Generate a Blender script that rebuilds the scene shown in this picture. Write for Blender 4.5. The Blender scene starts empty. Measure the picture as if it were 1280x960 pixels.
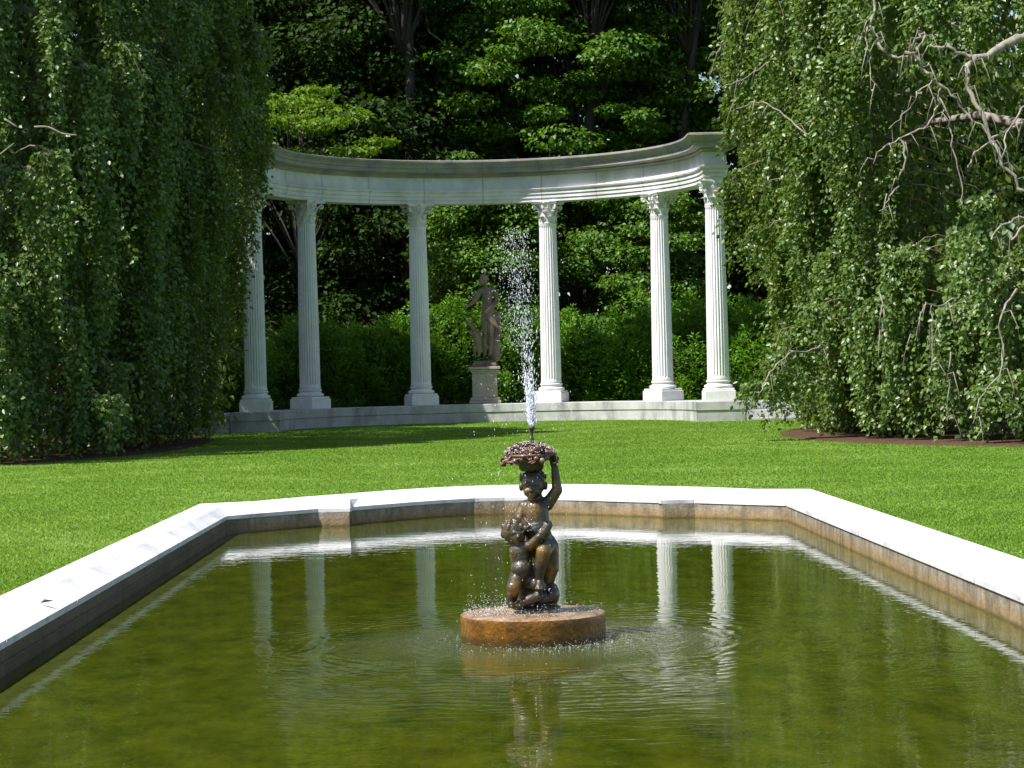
import bpy, math, random
import numpy as np
from mathutils import Vector, Matrix

random.seed(7)
RNG = np.random.default_rng(11)
PI = math.pi
scene = bpy.context.scene
COL = scene.collection

# ------------------------------------------------------------------ helpers
def tag(o, label=None, cat=None, group=None, kind=None):
    if label: o['label'] = label
    if cat: o['category'] = cat
    if group: o['group'] = group
    if kind: o['kind'] = kind
    return o

def empty(name, loc=(0, 0, 0), rz=0.0, parent=None):
    o = bpy.data.objects.new(name, None)
    COL.objects.link(o)
    o.location = loc
    o.rotation_euler = (0, 0, rz)
    o.empty_display_size = 0.2
    if parent: o.parent = parent
    return o

def link_mesh(name, me, mat=None, parent=None, smooth=False, loc=None):
    if mat: me.materials.append(mat)
    if smooth:
        me.polygons.foreach_set('use_smooth', [True] * len(me.polygons))
    o = bpy.data.objects.new(name, me)
    COL.objects.link(o)
    if parent: o.parent = parent
    if loc is not None: o.location = loc
    return o

class MB:
    def __init__(s): s.v = []; s.f = []
    def add(s, vs, fs):
        n = len(s.v); s.v += [tuple(p) for p in vs]; s.f += [tuple(i + n for i in f) for f in fs]
    def box(s, c, d, M=None, bev=0.0):
        x, y, z = d[0] / 2, d[1] / 2, d[2] / 2
        if bev <= 0:
            vs = [(sx * x, sy * y, sz * z) for sz in (-1, 1) for sx, sy in ((-1, -1), (1, -1), (1, 1), (-1, 1))]
            fs = [(3, 2, 1, 0), (4, 5, 6, 7), (0, 1, 5, 4), (1, 2, 6, 5), (2, 3, 7, 6), (3, 0, 4, 7)]
        else:
            b = bev
            lo = []
            def ring(rx, ry, zz):
                return [(-rx, -ry + b, zz), (-rx + b, -ry, zz), (rx - b, -ry, zz), (rx, -ry + b, zz), (rx, ry - b, zz), (rx - b, ry, zz), (-rx + b, ry, zz), (-rx, ry - b, zz)]
            rs = [ring(x - b, y - b, -z), ring(x, y, -z + b), ring(x, y, z - b), ring(x - b, y - b, z)]
            vs = sum(rs, [])
            fs = [tuple(range(7, -1, -1)), tuple(range(24, 32))]
            for k in range(3):
                for i in range(8):
                    j = (i + 1) % 8
                    fs.append((k * 8 + i, k * 8 + j, k * 8 + 8 + j, k * 8 + 8 + i))
        vs = [Vector(p) for p in vs]
        if M: vs = [M @ p for p in vs]
        s.add([p + Vector(c) for p in vs], fs)
    def lathe(s, prof, n=32, c=(0, 0, 0), cap=True):
        vs = []
        for r, z in prof:
            for i in range(n):
                a = 2 * PI * i / n
                vs.append((c[0] + r * math.cos(a), c[1] + r * math.sin(a), c[2] + z))
        fs = []
        for k in range(len(prof) - 1):
            for i in range(n):
                j = (i + 1) % n
                fs.append((k * n + i, k * n + j, k * n + n + j, k * n + n + i))
        if cap:
            fs.append(tuple(range(n - 1, -1, -1))); m = (len(prof) - 1) * n
            fs.append(tuple(range(m, m + n)))
        s.add(vs, fs)
    def tube(s, pts, rad, n=6):
        pts = [Vector(p) for p in pts]
        m = len(pts)
        if not hasattr(rad, '__len__'): rad = [rad] * m
        vs = []
        up = Vector((0.13, 0.27, 0.95))
        for i, p in enumerate(pts):
            t = (pts[min(i + 1, m - 1)] - pts[max(i - 1, 0)])
            if t.length < 1e-9: t = Vector((0, 0, 1))
            t.normalize()
            a = t.cross(up)
            if a.length < 0.05: a = t.cross(Vector((1, 0, 0)))
            a.normalize(); b = t.cross(a)
            for k in range(n):
                w = 2 * PI * k / n
                vs.append(p + (a * math.cos(w) + b * math.sin(w)) * rad[i])
        fs = []
        for i in range(m - 1):
            for k in range(n):
                j = (k + 1) % n
                fs.append((i * n + k, i * n + j, i * n + n + j, i * n + n + k))
        fs.append(tuple(range(n - 1, -1, -1))); fs.append(tuple(range((m - 1) * n, m * n)))
        s.add(vs, fs)
    def loft(s, loops, cap=True):
        n = len(loops[0]); vs = sum([list(l) for l in loops], [])
        fs = []
        for k in range(len(loops) - 1):
            for i in range(n):
                j = (i + 1) % n
                fs.append((k * n + i, k * n + j, k * n + n + j, k * n + n + i))
        if cap:
            fs.append(tuple(range(n - 1, -1, -1))); m = (len(loops) - 1) * n
            fs.append(tuple(range(m, m + n)))
        s.add(vs, fs)
    def build(s, name, mat=None, parent=None, smooth=False, loc=None, angle=None):
        me = bpy.data.meshes.new(name)
        me.from_pydata(s.v, [], s.f); me.update()
        o = link_mesh(name, me, mat, parent, smooth, loc)
        if angle:
            me.set_sharp_from_angle(angle=math.radians(angle)) if hasattr(me, 'set_sharp_from_angle') else None
        return o

def np_mesh(name, V, F, mat, parent=None, tint=None, smooth=False):
    """V (n,3) float, F (m,k) int of equal-size faces, tint per face"""
    me = bpy.data.meshes.new(name)
    V = np.ascontiguousarray(V, dtype=np.float32); F = np.ascontiguousarray(F, dtype=np.int32)
    m, k = F.shape
    me.vertices.add(len(V)); me.vertices.foreach_set('co', V.ravel())
    me.loops.add(m * k); me.loops.foreach_set('vertex_index', F.ravel())
    me.polygons.add(m); me.polygons.foreach_set('loop_start', np.arange(0, m * k, k, dtype=np.int32))
    if tint is not None:
        a = me.attributes.new('tint', 'FLOAT', 'FACE'); a.data.foreach_set('value', tint.astype(np.float32))
    me.update(calc_edges=True)
    if smooth: me.polygons.foreach_set('use_smooth', np.ones(m, dtype=bool))
    me.materials.append(mat)
    o = bpy.data.objects.new(name, me); COL.objects.link(o)
    if parent: o.parent = parent
    return o

def unit(a): return a / np.maximum(np.linalg.norm(a, axis=-1, keepdims=True), 1e-9)

def leaf_arrays(P, D, N, L, W):
    """folded leaves: 5 verts, 2 quads... here base, left, tip, right: two triangles along the midrib"""
    n = len(P)
    D = unit(D); S = unit(np.cross(D, N)); N2 = np.cross(S, D)
    L = L[:, None]; W = W[:, None]
    base = P
    tip = P + D * L - N2 * L * 0.12
    l = P + D * L * 0.45 + S * W * 0.5 + N2 * W * 0.12
    r = P + D * L * 0.45 - S * W * 0.5 + N2 * W * 0.12
    V = np.stack([base, l, tip, r], axis=1).reshape(-1, 3)
    i = np.arange(n)[:, None] * 4
    F = np.concatenate([i + np.array([[0, 2, 1]]), i + np.array([[0, 3, 2]])], axis=1).reshape(-1, 3)
    return V, F

def leaves_obj(name, P, D, N, L, W, mat, parent, tint):
    V, F = leaf_arrays(P, D, N, L, W)
    return np_mesh(name, V, F, mat, parent, np.repeat(tint, 2))

# ------------------------------------------------------------------ materials
def new_mat(name):
    m = bpy.data.materials.new(name); m.use_nodes = True
    nt = m.node_tree
    for n in list(nt.nodes): nt.nodes.remove(n)
    out = nt.nodes.new('ShaderNodeOutputMaterial')
    b = nt.nodes.new('ShaderNodeBsdfPrincipled')
    nt.links.new(b.outputs[0], out.inputs[0])
    return m, nt, b, out

def nz(nt, scale=5, detail=4, rough=0.55, coord='Object', vscale=None, dist=0.0):
    tc = nt.nodes.new('ShaderNodeTexCoord'); n = nt.nodes.new('ShaderNodeTexNoise')
    n.inputs['Scale'].default_value = scale; n.inputs['Detail'].default_value = detail
    n.inputs['Roughness'].default_value = rough; n.inputs['Distortion'].default_value = dist
    if vscale:
        mp = nt.nodes.new('ShaderNodeMapping'); mp.inputs['Scale'].default_value = vscale
        nt.links.new(tc.outputs[coord], mp.inputs[0]); nt.links.new(mp.outputs[0], n.inputs['Vector'])
    else:
        nt.links.new(tc.outputs[coord], n.inputs['Vector'])
    return n.outputs['Fac']

def ramp(nt, fac, stops):
    r = nt.nodes.new('ShaderNodeValToRGB'); nt.links.new(fac, r.inputs[0])
    e = r.color_ramp.elements
    while len(e) < len(stops): e.new(0.5)
    for k, (p, c) in enumerate(stops):
        e[k].position = p; e[k].color = (*c, 1) if len(c) == 3 else c
    return r.outputs[0]

def mixc(nt, fac, a, b, mode='MIX'):
    m = nt.nodes.new('ShaderNodeMix'); m.data_type = 'RGBA'; m.blend_type = mode
    for sock, val in ((m.inputs[0], fac), (m.inputs[6], a), (m.inputs[7], b)):
        if isinstance(val, (int, float)): sock.default_value = val
        elif isinstance(val, tuple): sock.default_value = (*val, 1)
        else: nt.links.new(val, sock)
    return m.outputs[2]

def mth(nt, op, a, b=None, c=None, clamp=False):
    m = nt.nodes.new('ShaderNodeMath'); m.operation = op; m.use_clamp = clamp
    for k, v in enumerate((a, b, c)):
        if v is None: continue
        if isinstance(v, (int, float)): m.inputs[k].default_value = v
        else: nt.links.new(v, m.inputs[k])
    return m.outputs[0]

def bump(nt, b, h, strength=0.5, dist=0.01):
    n = nt.nodes.new('ShaderNodeBump'); n.inputs['Strength'].default_value = strength
    n.inputs['Distance'].default_value = dist
    nt.links.new(h, n.inputs['Height']); nt.links.new(n.outputs[0], b.inputs['Normal'])
    return n

def stone_mat(name, c1, c2, stain, stain_amt=0.5, scale=3.0, rough=0.7, streak=True, bmp=0.3):
    m, nt, b, out = new_mat(name)
    base = ramp(nt, nz(nt, scale, 6), [(0.3, c1), (0.7, c2)])
    st = nz(nt, 1.7, 7, 0.65, vscale=(1, 1, 0.35) if streak else None)
    f = ramp(nt, st, [(0.48, (0, 0, 0)), (0.72, (stain_amt,) * 3)])
    col = mixc(nt, f, base, stain)
    sp = ramp(nt, nz(nt, 40, 3), [(0.35, (0.75,) * 3), (0.6, (1, 1, 1))])
    col = mixc(nt, 0.6, col, sp, 'MULTIPLY')
    nt.links.new(col, b.inputs['Base Color']); b.inputs['Roughness'].default_value = rough
    bump(nt, b, nz(nt, 30, 5), bmp, 0.01)
    return m

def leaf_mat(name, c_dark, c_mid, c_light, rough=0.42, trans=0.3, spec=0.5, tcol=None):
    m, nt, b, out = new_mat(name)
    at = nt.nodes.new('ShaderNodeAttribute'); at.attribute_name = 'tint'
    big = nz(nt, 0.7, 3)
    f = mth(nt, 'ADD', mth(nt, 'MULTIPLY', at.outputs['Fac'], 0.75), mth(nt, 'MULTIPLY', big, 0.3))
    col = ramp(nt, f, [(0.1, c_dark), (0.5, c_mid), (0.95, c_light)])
    nt.links.new(col, b.inputs['Base Color'])
    b.inputs['Roughness'].default_value = rough
    b.inputs['Specular IOR Level'].default_value = spec
    t = nt.nodes.new('ShaderNodeBsdfTranslucent')
    tc = mixc(nt, 0.5, col, tcol or (c_light[0] * 1.5, c_light[1] * 1.4, c_light[2] * 0.5))
    nt.links.new(tc, t.inputs[0])
    mx = nt.nodes.new('ShaderNodeMixShader'); mx.inputs[0].default_value = trans
    nt.links.new(b.outputs[0], mx.inputs[1]); nt.links.new(t.outputs[0], mx.inputs[2])
    nt.links.new(mx.outputs[0], out.inputs[0])
    return m

def bark_mat(name, c1, c2):
    m, nt, b, out = new_mat(name)
    col = ramp(nt, nz(nt, 9, 6, vscale=(1, 1, 0.3)), [(0.3, c1), (0.7, c2)])
    nt.links.new(col, b.inputs['Base Color']); b.inputs['Roughness'].default_value = 0.85
    bump(nt, b, nz(nt, 22, 5, vscale=(1, 1, 0.3)), 0.8, 0.02)
    return m

M = {}
# lawn: fine mottled green turf
def make_lawn_mat():
    m, nt, b, out = new_mat('turf')
    fine = nz(nt, 28, 3, 0.7, vscale=(1, 0.6, 1))
    mid = nz(nt, 2.2, 5, 0.6)
    big = nz(nt, 0.35, 3, 0.5)
    c = ramp(nt, fine, [(0.3, (0.075, 0.15, 0.012)), (0.55, (0.115, 0.21, 0.02)), (0.8, (0.19, 0.28, 0.055))])
    c2 = mixc(nt, ramp(nt, mid, [(0.35, (0,) * 3), (0.7, (0.55,) * 3)]), c, (0.15, 0.28, 0.045))
    c3 = mixc(nt, ramp(nt, big, [(0.4, (0,) * 3), (0.7, (0.45,) * 3)]), c2, (0.075, 0.2, 0.01))
    nt.links.new(c3, b.inputs['Base Color']); b.inputs['Roughness'].default_value = 0.8
    b.inputs['Specular IOR Level'].default_value = 0.15
    bump(nt, b, fine, 0.8, 0.03)
    return m
M['turf'] = make_lawn_mat()
M['blade'] = leaf_mat('grass_blade', (0.085, 0.175, 0.015), (0.135, 0.250, 0.023), (0.32, 0.43, 0.11), 0.6, 0.4, 0.25)
M['marble'] = stone_mat('white_marble', (0.74, 0.73, 0.75), (0.86, 0.84, 0.84), (0.42, 0.42, 0.38), 0.35, 2.0, 0.6, bmp=0.15)
M['shaft'] = stone_mat('column_marble', (0.74, 0.73, 0.76), (0.86, 0.84, 0.86), (0.5, 0.51, 0.47), 0.35, 2.0, 0.55, bmp=0.1)
M['carve'] = stone_mat('carved_marble', (0.62, 0.62, 0.63), (0.78, 0.77, 0.76), (0.38, 0.38, 0.33), 0.5, 6.0, 0.65, bmp=0.3)
M['wallstone'] = stone_mat('plinth_wall_stone', (0.38, 0.38, 0.39), (0.54, 0.53, 0.53), (0.13, 0.13, 0.13), 0.9, 2.5, 0.8, bmp=0.4)
M['pedestal'] = stone_mat('pedestal_stone', (0.34, 0.32, 0.27), (0.46, 0.43, 0.36), (0.2, 0.19, 0.14), 0.5, 4, 0.85)
M['statue'] = stone_mat('weathered_statue_stone', (0.17, 0.125, 0.105), (0.27, 0.2, 0.16), (0.045, 0.04, 0.036), 0.95, 5, 0.85, bmp=1.0)

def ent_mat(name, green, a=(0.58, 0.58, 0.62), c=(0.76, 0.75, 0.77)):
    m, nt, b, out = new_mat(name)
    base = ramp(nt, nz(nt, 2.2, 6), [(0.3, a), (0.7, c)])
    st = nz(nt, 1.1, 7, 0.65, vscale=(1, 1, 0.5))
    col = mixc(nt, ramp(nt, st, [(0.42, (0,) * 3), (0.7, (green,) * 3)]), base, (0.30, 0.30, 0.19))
    # joints every few degrees round the arc (object origin is the centre of the arc)
    tc = nt.nodes.new('ShaderNodeTexCoord'); sp = nt.nodes.new('ShaderNodeSeparateXYZ')
    nt.links.new(tc.outputs['Object'], sp.inputs[0])
    an = mth(nt, 'ARCTAN2', sp.outputs[0], sp.outputs[1])
    fr = mth(nt, 'FRACT', mth(nt, 'MULTIPLY', mth(nt, 'ADD', an, 4.0), 1 / math.radians(17)))
    ln = mth(nt, 'LESS_THAN', mth(nt, 'ABSOLUTE', mth(nt, 'SUBTRACT', fr, 0.5)), 0.012)
    col = mixc(nt, mth(nt, 'MULTIPLY', ln, 0.4), col, (0.16, 0.16, 0.15))
    nt.links.new(col, b.inputs['Base Color']); b.inputs['Roughness'].default_value = 0.7
    bump(nt, b, nz(nt, 25, 5), 0.3, 0.01)
    return m
M['ent'] = ent_mat('entablature_marble', 0.5)
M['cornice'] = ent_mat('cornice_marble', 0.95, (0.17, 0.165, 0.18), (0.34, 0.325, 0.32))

def coping_mat():
    m, nt, b, out = new_mat('coping_marble')
    base = ramp(nt, nz(nt, 3, 6), [(0.3, (0.60, 0.595, 0.60)), (0.7, (0.74, 0.73, 0.73))])
    f = ramp(nt, nz(nt, 1.5, 7, 0.65, dist=0.4), [(0.48, (0,) * 3), (0.75, (0.8,) * 3)])
    col = mixc(nt, f, base, (0.22, 0.21, 0.21))
    # dirt along the vertical fascia
    g = nt.nodes.new('ShaderNodeNewGeometry'); sp = nt.nodes.new('ShaderNodeSeparateXYZ')
    nt.links.new(g.outputs['Normal'], sp.inputs[0])
    side = mth(nt, 'SUBTRACT', 1.0, mth(nt, 'ABSOLUTE', sp.outputs[2]), clamp=True)
    f2 = mth(nt, 'MULTIPLY', side, ramp(nt, nz(nt, 7, 6, 0.7, vscale=(1, 1, 3)), [(0.56, (0,) * 3), (0.68, (0.6,) * 3)]))
    col = mixc(nt, f2, col, (0.2, 0.19, 0.17))
    nt.links.new(col, b.inputs['Base Color']); b.inputs['Roughness'].default_value = 0.6
    bump(nt, b, nz(nt, 30, 5), 0.25, 0.008)
    return m
M['coping'] = coping_mat()

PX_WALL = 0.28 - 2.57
def poolwall_mat():
    m, nt, b, out = new_mat('stained_shaded_pool_wall')
    base = ramp(nt, nz(nt, 5, 6, 0.65), [(0.3, (0.17, 0.135, 0.085)), (0.7, (0.40, 0.335, 0.25))])
    g = nt.nodes.new('ShaderNodeNewGeometry'); sp = nt.nodes.new('ShaderNodeSeparateXYZ')
    nt.links.new(g.outputs['Position'], sp.inputs[0])
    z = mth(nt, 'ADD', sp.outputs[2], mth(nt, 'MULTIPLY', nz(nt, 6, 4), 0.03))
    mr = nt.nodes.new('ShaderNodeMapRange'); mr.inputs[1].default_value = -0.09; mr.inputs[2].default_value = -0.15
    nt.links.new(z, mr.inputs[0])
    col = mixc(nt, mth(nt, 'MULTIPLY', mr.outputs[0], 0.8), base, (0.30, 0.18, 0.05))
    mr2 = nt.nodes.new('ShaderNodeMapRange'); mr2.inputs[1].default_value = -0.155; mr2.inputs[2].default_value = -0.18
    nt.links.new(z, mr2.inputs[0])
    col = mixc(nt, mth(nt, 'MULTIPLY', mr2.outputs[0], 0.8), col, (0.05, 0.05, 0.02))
    side = nt.nodes.new('ShaderNodeMapRange'); side.inputs[1].default_value = PX_WALL + .25; side.inputs[2].default_value = PX_WALL  # left wall: its shade is put into the colour, mottled with algae
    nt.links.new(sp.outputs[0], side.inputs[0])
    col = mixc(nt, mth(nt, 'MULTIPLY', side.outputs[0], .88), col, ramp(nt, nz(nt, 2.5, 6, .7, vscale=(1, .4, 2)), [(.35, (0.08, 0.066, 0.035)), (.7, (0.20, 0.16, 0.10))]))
    sp2 = ramp(nt, nz(nt, 45, 3), [(0.35, (0.7,) * 3), (0.6, (1, 1, 1))])
    col = mixc(nt, ramp(nt, nz(nt, 9, 6, .7, vscale=(1, 1, .25)), [(.45, (0,) * 3), (.7, (.7,) * 3)]), col, (.07, .055, .03))
    col = mixc(nt, 0.7, col, sp2, 'MULTIPLY')
    nt.links.new(col, b.inputs['Base Color']); b.inputs['Roughness'].default_value = 0.75
    bump(nt, b, nz(nt, 40, 5), 0.5, 0.01)
    return m
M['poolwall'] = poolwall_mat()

WATER_Z = -0.194
PX0 = 0.28                    # pool axis
FY = 11.87                    # fountain distance
def water_mat():
    m, nt, b, out = new_mat('murky_pool_water')
    tcol = ramp(nt, nz(nt, 5.0, 7, 0.75, vscale=(1, 0.45, 1)), [(0.3, (0.019, 0.028, 0.0015)), (0.7, (0.066, 0.079, 0.005))])
    b.inputs['IOR'].default_value = 1.33
    b.inputs['Specular IOR Level'].default_value = 0.5
    g = nt.nodes.new('ShaderNodeNewGeometry'); sp = nt.nodes.new('ShaderNodeSeparateXYZ')
    nt.links.new(g.outputs['Position'], sp.inputs[0])
    dx = mth(nt, 'SUBTRACT', sp.outputs[0], PX0 + 0.03); dy = mth(nt, 'SUBTRACT', sp.outputs[1], FY - 0.1)
    r = mth(nt, 'SQRT', mth(nt, 'ADD', mth(nt, 'MULTIPLY', dx, dx), mth(nt, 'MULTIPLY', dy, dy)))
    # calm wind ripples
    n1 = nz(nt, 3.4, 2, 0.5, vscale=(1.0, 1.7, 1)); n2 = nz(nt, 13.0, 2, 0.5, vscale=(0.7, 1.5, 1))
    h = mth(nt, 'ADD', mth(nt, 'MULTIPLY', n1, 0.0012), mth(nt, 'MULTIPLY', n2, 0.00055))
    # rings from the falling drops, dying out with distance
    wob = mth(nt, 'MULTIPLY', nz(nt, 2.2, 3), 0.42)
    rr = mth(nt, 'ADD', r, wob)
    ring = mth(nt, 'SINE', mth(nt, 'MULTIPLY', rr, 2 * PI / 0.105))
    amp = mth(nt, 'MULTIPLY', mth(nt, 'POWER', 2.718, mth(nt, 'MULTIPLY', r, -0.8)), 0.0010)
    amp = mth(nt, 'MULTIPLY', amp, ramp(nt, nz(nt, 1.6, 3), [(.38, (.25,) * 3), (.62, (1,) * 3)]))
    h = mth(nt, 'ADD', h, mth(nt, 'MULTIPLY', ring, amp))
    # rain-disturbed disc round the drum
    inner = nt.nodes.new('ShaderNodeMapRange'); inner.inputs[1].default_value = 1.14; inner.inputs[2].default_value = 0.6
    nt.links.new(r, inner.inputs[0])
    n3 = nz(nt, 26, 3, 0.6)
    h = mth(nt, 'ADD', h, mth(nt, 'MULTIPLY', mth(nt, 'MULTIPLY', n3, inner.outputs[0]), 0.0040))
    bp = nt.nodes.new('ShaderNodeBump'); bp.inputs['Strength'].default_value = 1.0; bp.inputs['Distance'].default_value = 1.0
    nt.links.new(h, bp.inputs['Height']); nt.links.new(bp.outputs[0], b.inputs['Normal'])
    col = mixc(nt, mth(nt, 'MULTIPLY', inner.outputs[0], 0.4), tcol, (0.08, 0.10, 0.04))  # disc tinted paler: sky reflected by the ripples, put into the colour
    nt.links.new(col, b.inputs['Base Color'])
    b.inputs['Roughness'].default_value = 0.015
    return m
M['water'] = water_mat()

def simple(name, col, rough=0.5, metal=0.0, nsc=8, var=0.35, bmp=0.3, spec=0.5):
    m, nt, b, out = new_mat(name)
    lo = tuple(c * (1 - var) for c in col); hi = tuple(min(1, c * (1 + var)) for c in col)
    nt.links.new(ramp(nt, nz(nt, nsc, 5), [(0.3, lo), (0.7, hi)]), b.inputs['Base Color'])
    b.inputs['Roughness'].default_value = rough; b.inputs['Metallic'].default_value = metal
    b.inputs['Specular IOR Level'].default_value = spec
    bump(nt, b, nz(nt, nsc * 6, 4), bmp, 0.005)
    return m

def bronze_mat():
    m, nt, b, out = new_mat('wet_bronze')
    c = ramp(nt, nz(nt, 7, 5, 0.6), [(0.38, (0.009, 0.008, 0.006)), (0.53, (0.044, 0.028, 0.005)), (0.67, (0.19, 0.10, 0.012))])
    c = mixc(nt, ramp(nt, nz(nt, 4, 4), [(0.5, (0,) * 3), (0.7, (0.6,) * 3)]), c, (0.02, 0.035, 0.035))
    nt.links.new(c, b.inputs['Base Color']); b.inputs['Roughness'].default_value = 0.42
    b.inputs['Metallic'].default_value = 0.0; b.inputs['Coat Weight'].default_value = 0.35; b.inputs['Coat Roughness'].default_value = 0.12
    bump(nt, b, nz(nt, 55, 5), 0.8, 0.008)
    return m
M['bronze'] = bronze_mat()
def fruit_mat():
    m, nt, b, out = new_mat('wet_basket_bronze')
    at = nt.nodes.new('ShaderNodeNewGeometry')
    c = ramp(nt, at.outputs['Random Per Island'], [(0.0, (0.03, 0.02, 0.014)), (0.5, (0.13, 0.055, 0.035)), (1.0, (0.30, 0.19, 0.14))])
    nt.links.new(c, b.inputs['Base Color']); b.inputs['Roughness'].default_value = 0.25
    b.inputs['Coat Weight'].default_value = 0.6
    return m
M['fruit'] = fruit_mat()
def drum_mat():
    m, nt, b, out = new_mat('rusty_wet_stone')
    c = ramp(nt, nz(nt, 6, 6, 0.7, vscale=(1, 1, 0.5)), [(0.3, (0.07, 0.030, 0.003)), (0.52, (0.20, 0.083, 0.007)), (0.75, (0.33, 0.17, 0.025))])
    c = mixc(nt, 0.7, c, ramp(nt, nz(nt, 60, 4), [(0.35, (0.45,) * 3), (0.6, (1, 1, 1))]), 'MULTIPLY')
    g = nt.nodes.new('ShaderNodeNewGeometry'); sp = nt.nodes.new('ShaderNodeSeparateXYZ')
    nt.links.new(g.outputs['Normal'], sp.inputs[0])
    top = mth(nt, 'GREATER_THAN', sp.outputs[2], 0.7)
    tc = ramp(nt, nz(nt, 18, 5, 0.7), [(0.35, (0.13, 0.07, 0.025)), (0.65, (0.38, 0.27, 0.17))])
    c = mixc(nt, top, c, tc)
    tco = nt.nodes.new('ShaderNodeTexCoord'); so_ = nt.nodes.new('ShaderNodeSeparateXYZ'); nt.links.new(tco.outputs['Object'], so_.inputs[0])
    wb = nt.nodes.new('ShaderNodeMapRange'); wb.inputs[1].default_value = .045; wb.inputs[2].default_value = .015
    nt.links.new(mth(nt, 'ADD', so_.outputs[2], mth(nt, 'MULTIPLY', nz(nt, 14, 4), -.02)), wb.inputs[0])
    c = mixc(nt, mth(nt, 'MULTIPLY', wb.outputs[0], .7), c, (0.03, 0.022, 0.006))
    nt.links.new(c, b.inputs['Base Color']); b.inputs['Roughness'].default_value = 0.22
    bump(nt, b, nz(nt, 45, 5), 0.7, 0.008)
    return m
M['drum'] = drum_mat()
def drop_mat():
    m, nt, b, out = new_mat('water_drops')
    b.inputs['Base Color'].default_value = (0.9, 0.93, 1, 1); b.inputs['Roughness'].default_value = 0.12
    b.inputs['IOR'].default_value = 1.33
    t = nt.nodes.new('ShaderNodeBsdfTransparent'); mx = nt.nodes.new('ShaderNodeMixShader')
    mx.inputs[0].default_value = 0.6
    nt.links.new(t.outputs[0], mx.inputs[1]); nt.links.new(b.outputs[0], mx.inputs[2]); nt.links.new(mx.outputs[0], out.inputs[0])
    return m
M['drops'] = drop_mat()
M['mulch'] = simple('bark_mulch', (0.075, 0.045, 0.028), 0.95, nsc=25, var=0.6, bmp=1.0, spec=0.1)
M['litter'] = simple('woodland_litter', (0.05, 0.04, 0.022), 0.95, nsc=6, var=0.5, bmp=0.6, spec=0.1)
M['bark_grey'] = bark_mat('beech_bark', (0.13, 0.11, 0.09), (0.34, 0.30, 0.25))
M['bark_dark'] = bark_mat('dark_bark', (0.015, 0.013, 0.010), (0.045, 0.038, 0.029))
M['twig'] = bark_mat('pale_twig', (0.12, 0.09, 0.06), (0.26, 0.20, 0.14))
M['beech'] = leaf_mat('weeping_beech_leaf', (0.034, 0.068, 0.014), (0.090, 0.158, 0.028), (0.24, 0.34, 0.08), 0.42, 0.33, 0.55)
M['maple'] = leaf_mat('maple_leaf', (0.028, 0.070, 0.006), (0.065, 0.150, 0.010), (0.14, 0.27, 0.018), 0.5, 0.3, 0.35)
M['lime'] = leaf_mat('golden_maple_leaf', (0.05, 0.11, 0.006), (0.11, 0.21, 0.010), (0.20, 0.32, 0.018), 0.5, 0.4, 0.3)
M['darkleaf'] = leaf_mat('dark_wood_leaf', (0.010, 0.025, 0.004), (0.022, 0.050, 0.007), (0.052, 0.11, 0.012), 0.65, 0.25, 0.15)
M['yew'] = leaf_mat('yew_leaf', (0.018, 0.055, 0.004), (0.065, 0.17, 0.008), (0.19, 0.38, 0.022), 0.5, 0.35, 0.3)

# ------------------------------------------------------------------ pool
CX_IN, CX_OUT = 2.58, 2.92
inner_half = [(2.58, 1.2), (2.58, 20.67), (1.84, 21.44), (1.80, 21.47), (1.49, 21.47), (1.47, 21.66)]
arc_in = [(1.2, 21.93), (0.9, 22.25), (0.6, 22.5), (0.3, 22.65), (0, 22.7)]
outer_half = [(2.92, 0.8), (2.92, 21.42), (2.42, 21.66), (1.98, 22.28), (1.55, 22.70), (1.25, 23.05), (1.0, 23.3), (0.72, 23.5), (0.5, 23.60), (0.25, 23.66), (0, 23.68)]
inner_half += arc_in
def sym(h):   # right half to full outline, counter-clockwise
    return [(PX0 + x, y) for x, y in h] + [(PX0 - x, y) for x, y in h[-2::-1]]
inner = sym(inner_half); outer = sym(outer_half)
assert len(inner) == len(outer)

pool = tag(empty('pool_basin', (PX0, 12, 0)), 'sunken formal pool basin with white marble coping round murky green water', 'pool')
def P_(p, z): return (p[0] - PX0, p[1] - 12, z)
# coping slabs: between matching stations, split on the long sides too
def lerp(a, b, t): return (a[0] + (b[0] - a[0]) * t, a[1] + (b[1] - a[1]) * t)
def slab(i4):
    # stone with a thin nosing over the water, a bevel rising from it and a nearly flat top
    a, b, c, d = i4   # inner a, inner b, outer b, outer a
    cx = sum(p[0] for p in i4) / 4; cy = sum(p[1] for p in i4) / 4
    def ins(p, k):
        vx, vy = cx - p[0], cy - p[1]; l = math.hypot(vx, vy)
        return (p[0] + vx / l * k, p[1] + vy / l * k)
    a, b, c, d = [ins(p, .006) for p in (a, b, c, d)]
    wa, wb = math.dist(a, d), math.dist(b, c)
    bv = 0.24
    ma, mb_ = lerp(a, d, min(.75, bv / wa)), lerp(b, c, min(.75, bv / wb))
    vs = [P_(a, -.055), P_(b, -.055), P_(c, -.055), P_(d, -.055),
          P_(a, -.020), P_(b, -.020), P_(mb_, .050), P_(ma, .050), P_(c, .058), P_(d, .058)]
    m = MB(); m.add(vs, [(3, 2, 1, 0), (0, 1, 5, 4), (4, 5, 6, 7), (7, 6, 8, 9), (2, 3, 9, 8), (1, 2, 8, 6, 5), (3, 0, 4, 7, 9)])
    return m
n = len(inner)
segs = []
for i in range(n - 1):
    L = math.dist(inner[i], inner[i + 1])
    k = max(1, round(L / 1.9))
    for j in range(k):
        segs.append((lerp(inner[i], inner[i + 1], j / k), lerp(inner[i], inner[i + 1], (j + 1) / k),
                     lerp(outer[i], outer[i + 1], (j + 1) / k), lerp(outer[i], outer[i + 1], j / k)))
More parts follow.
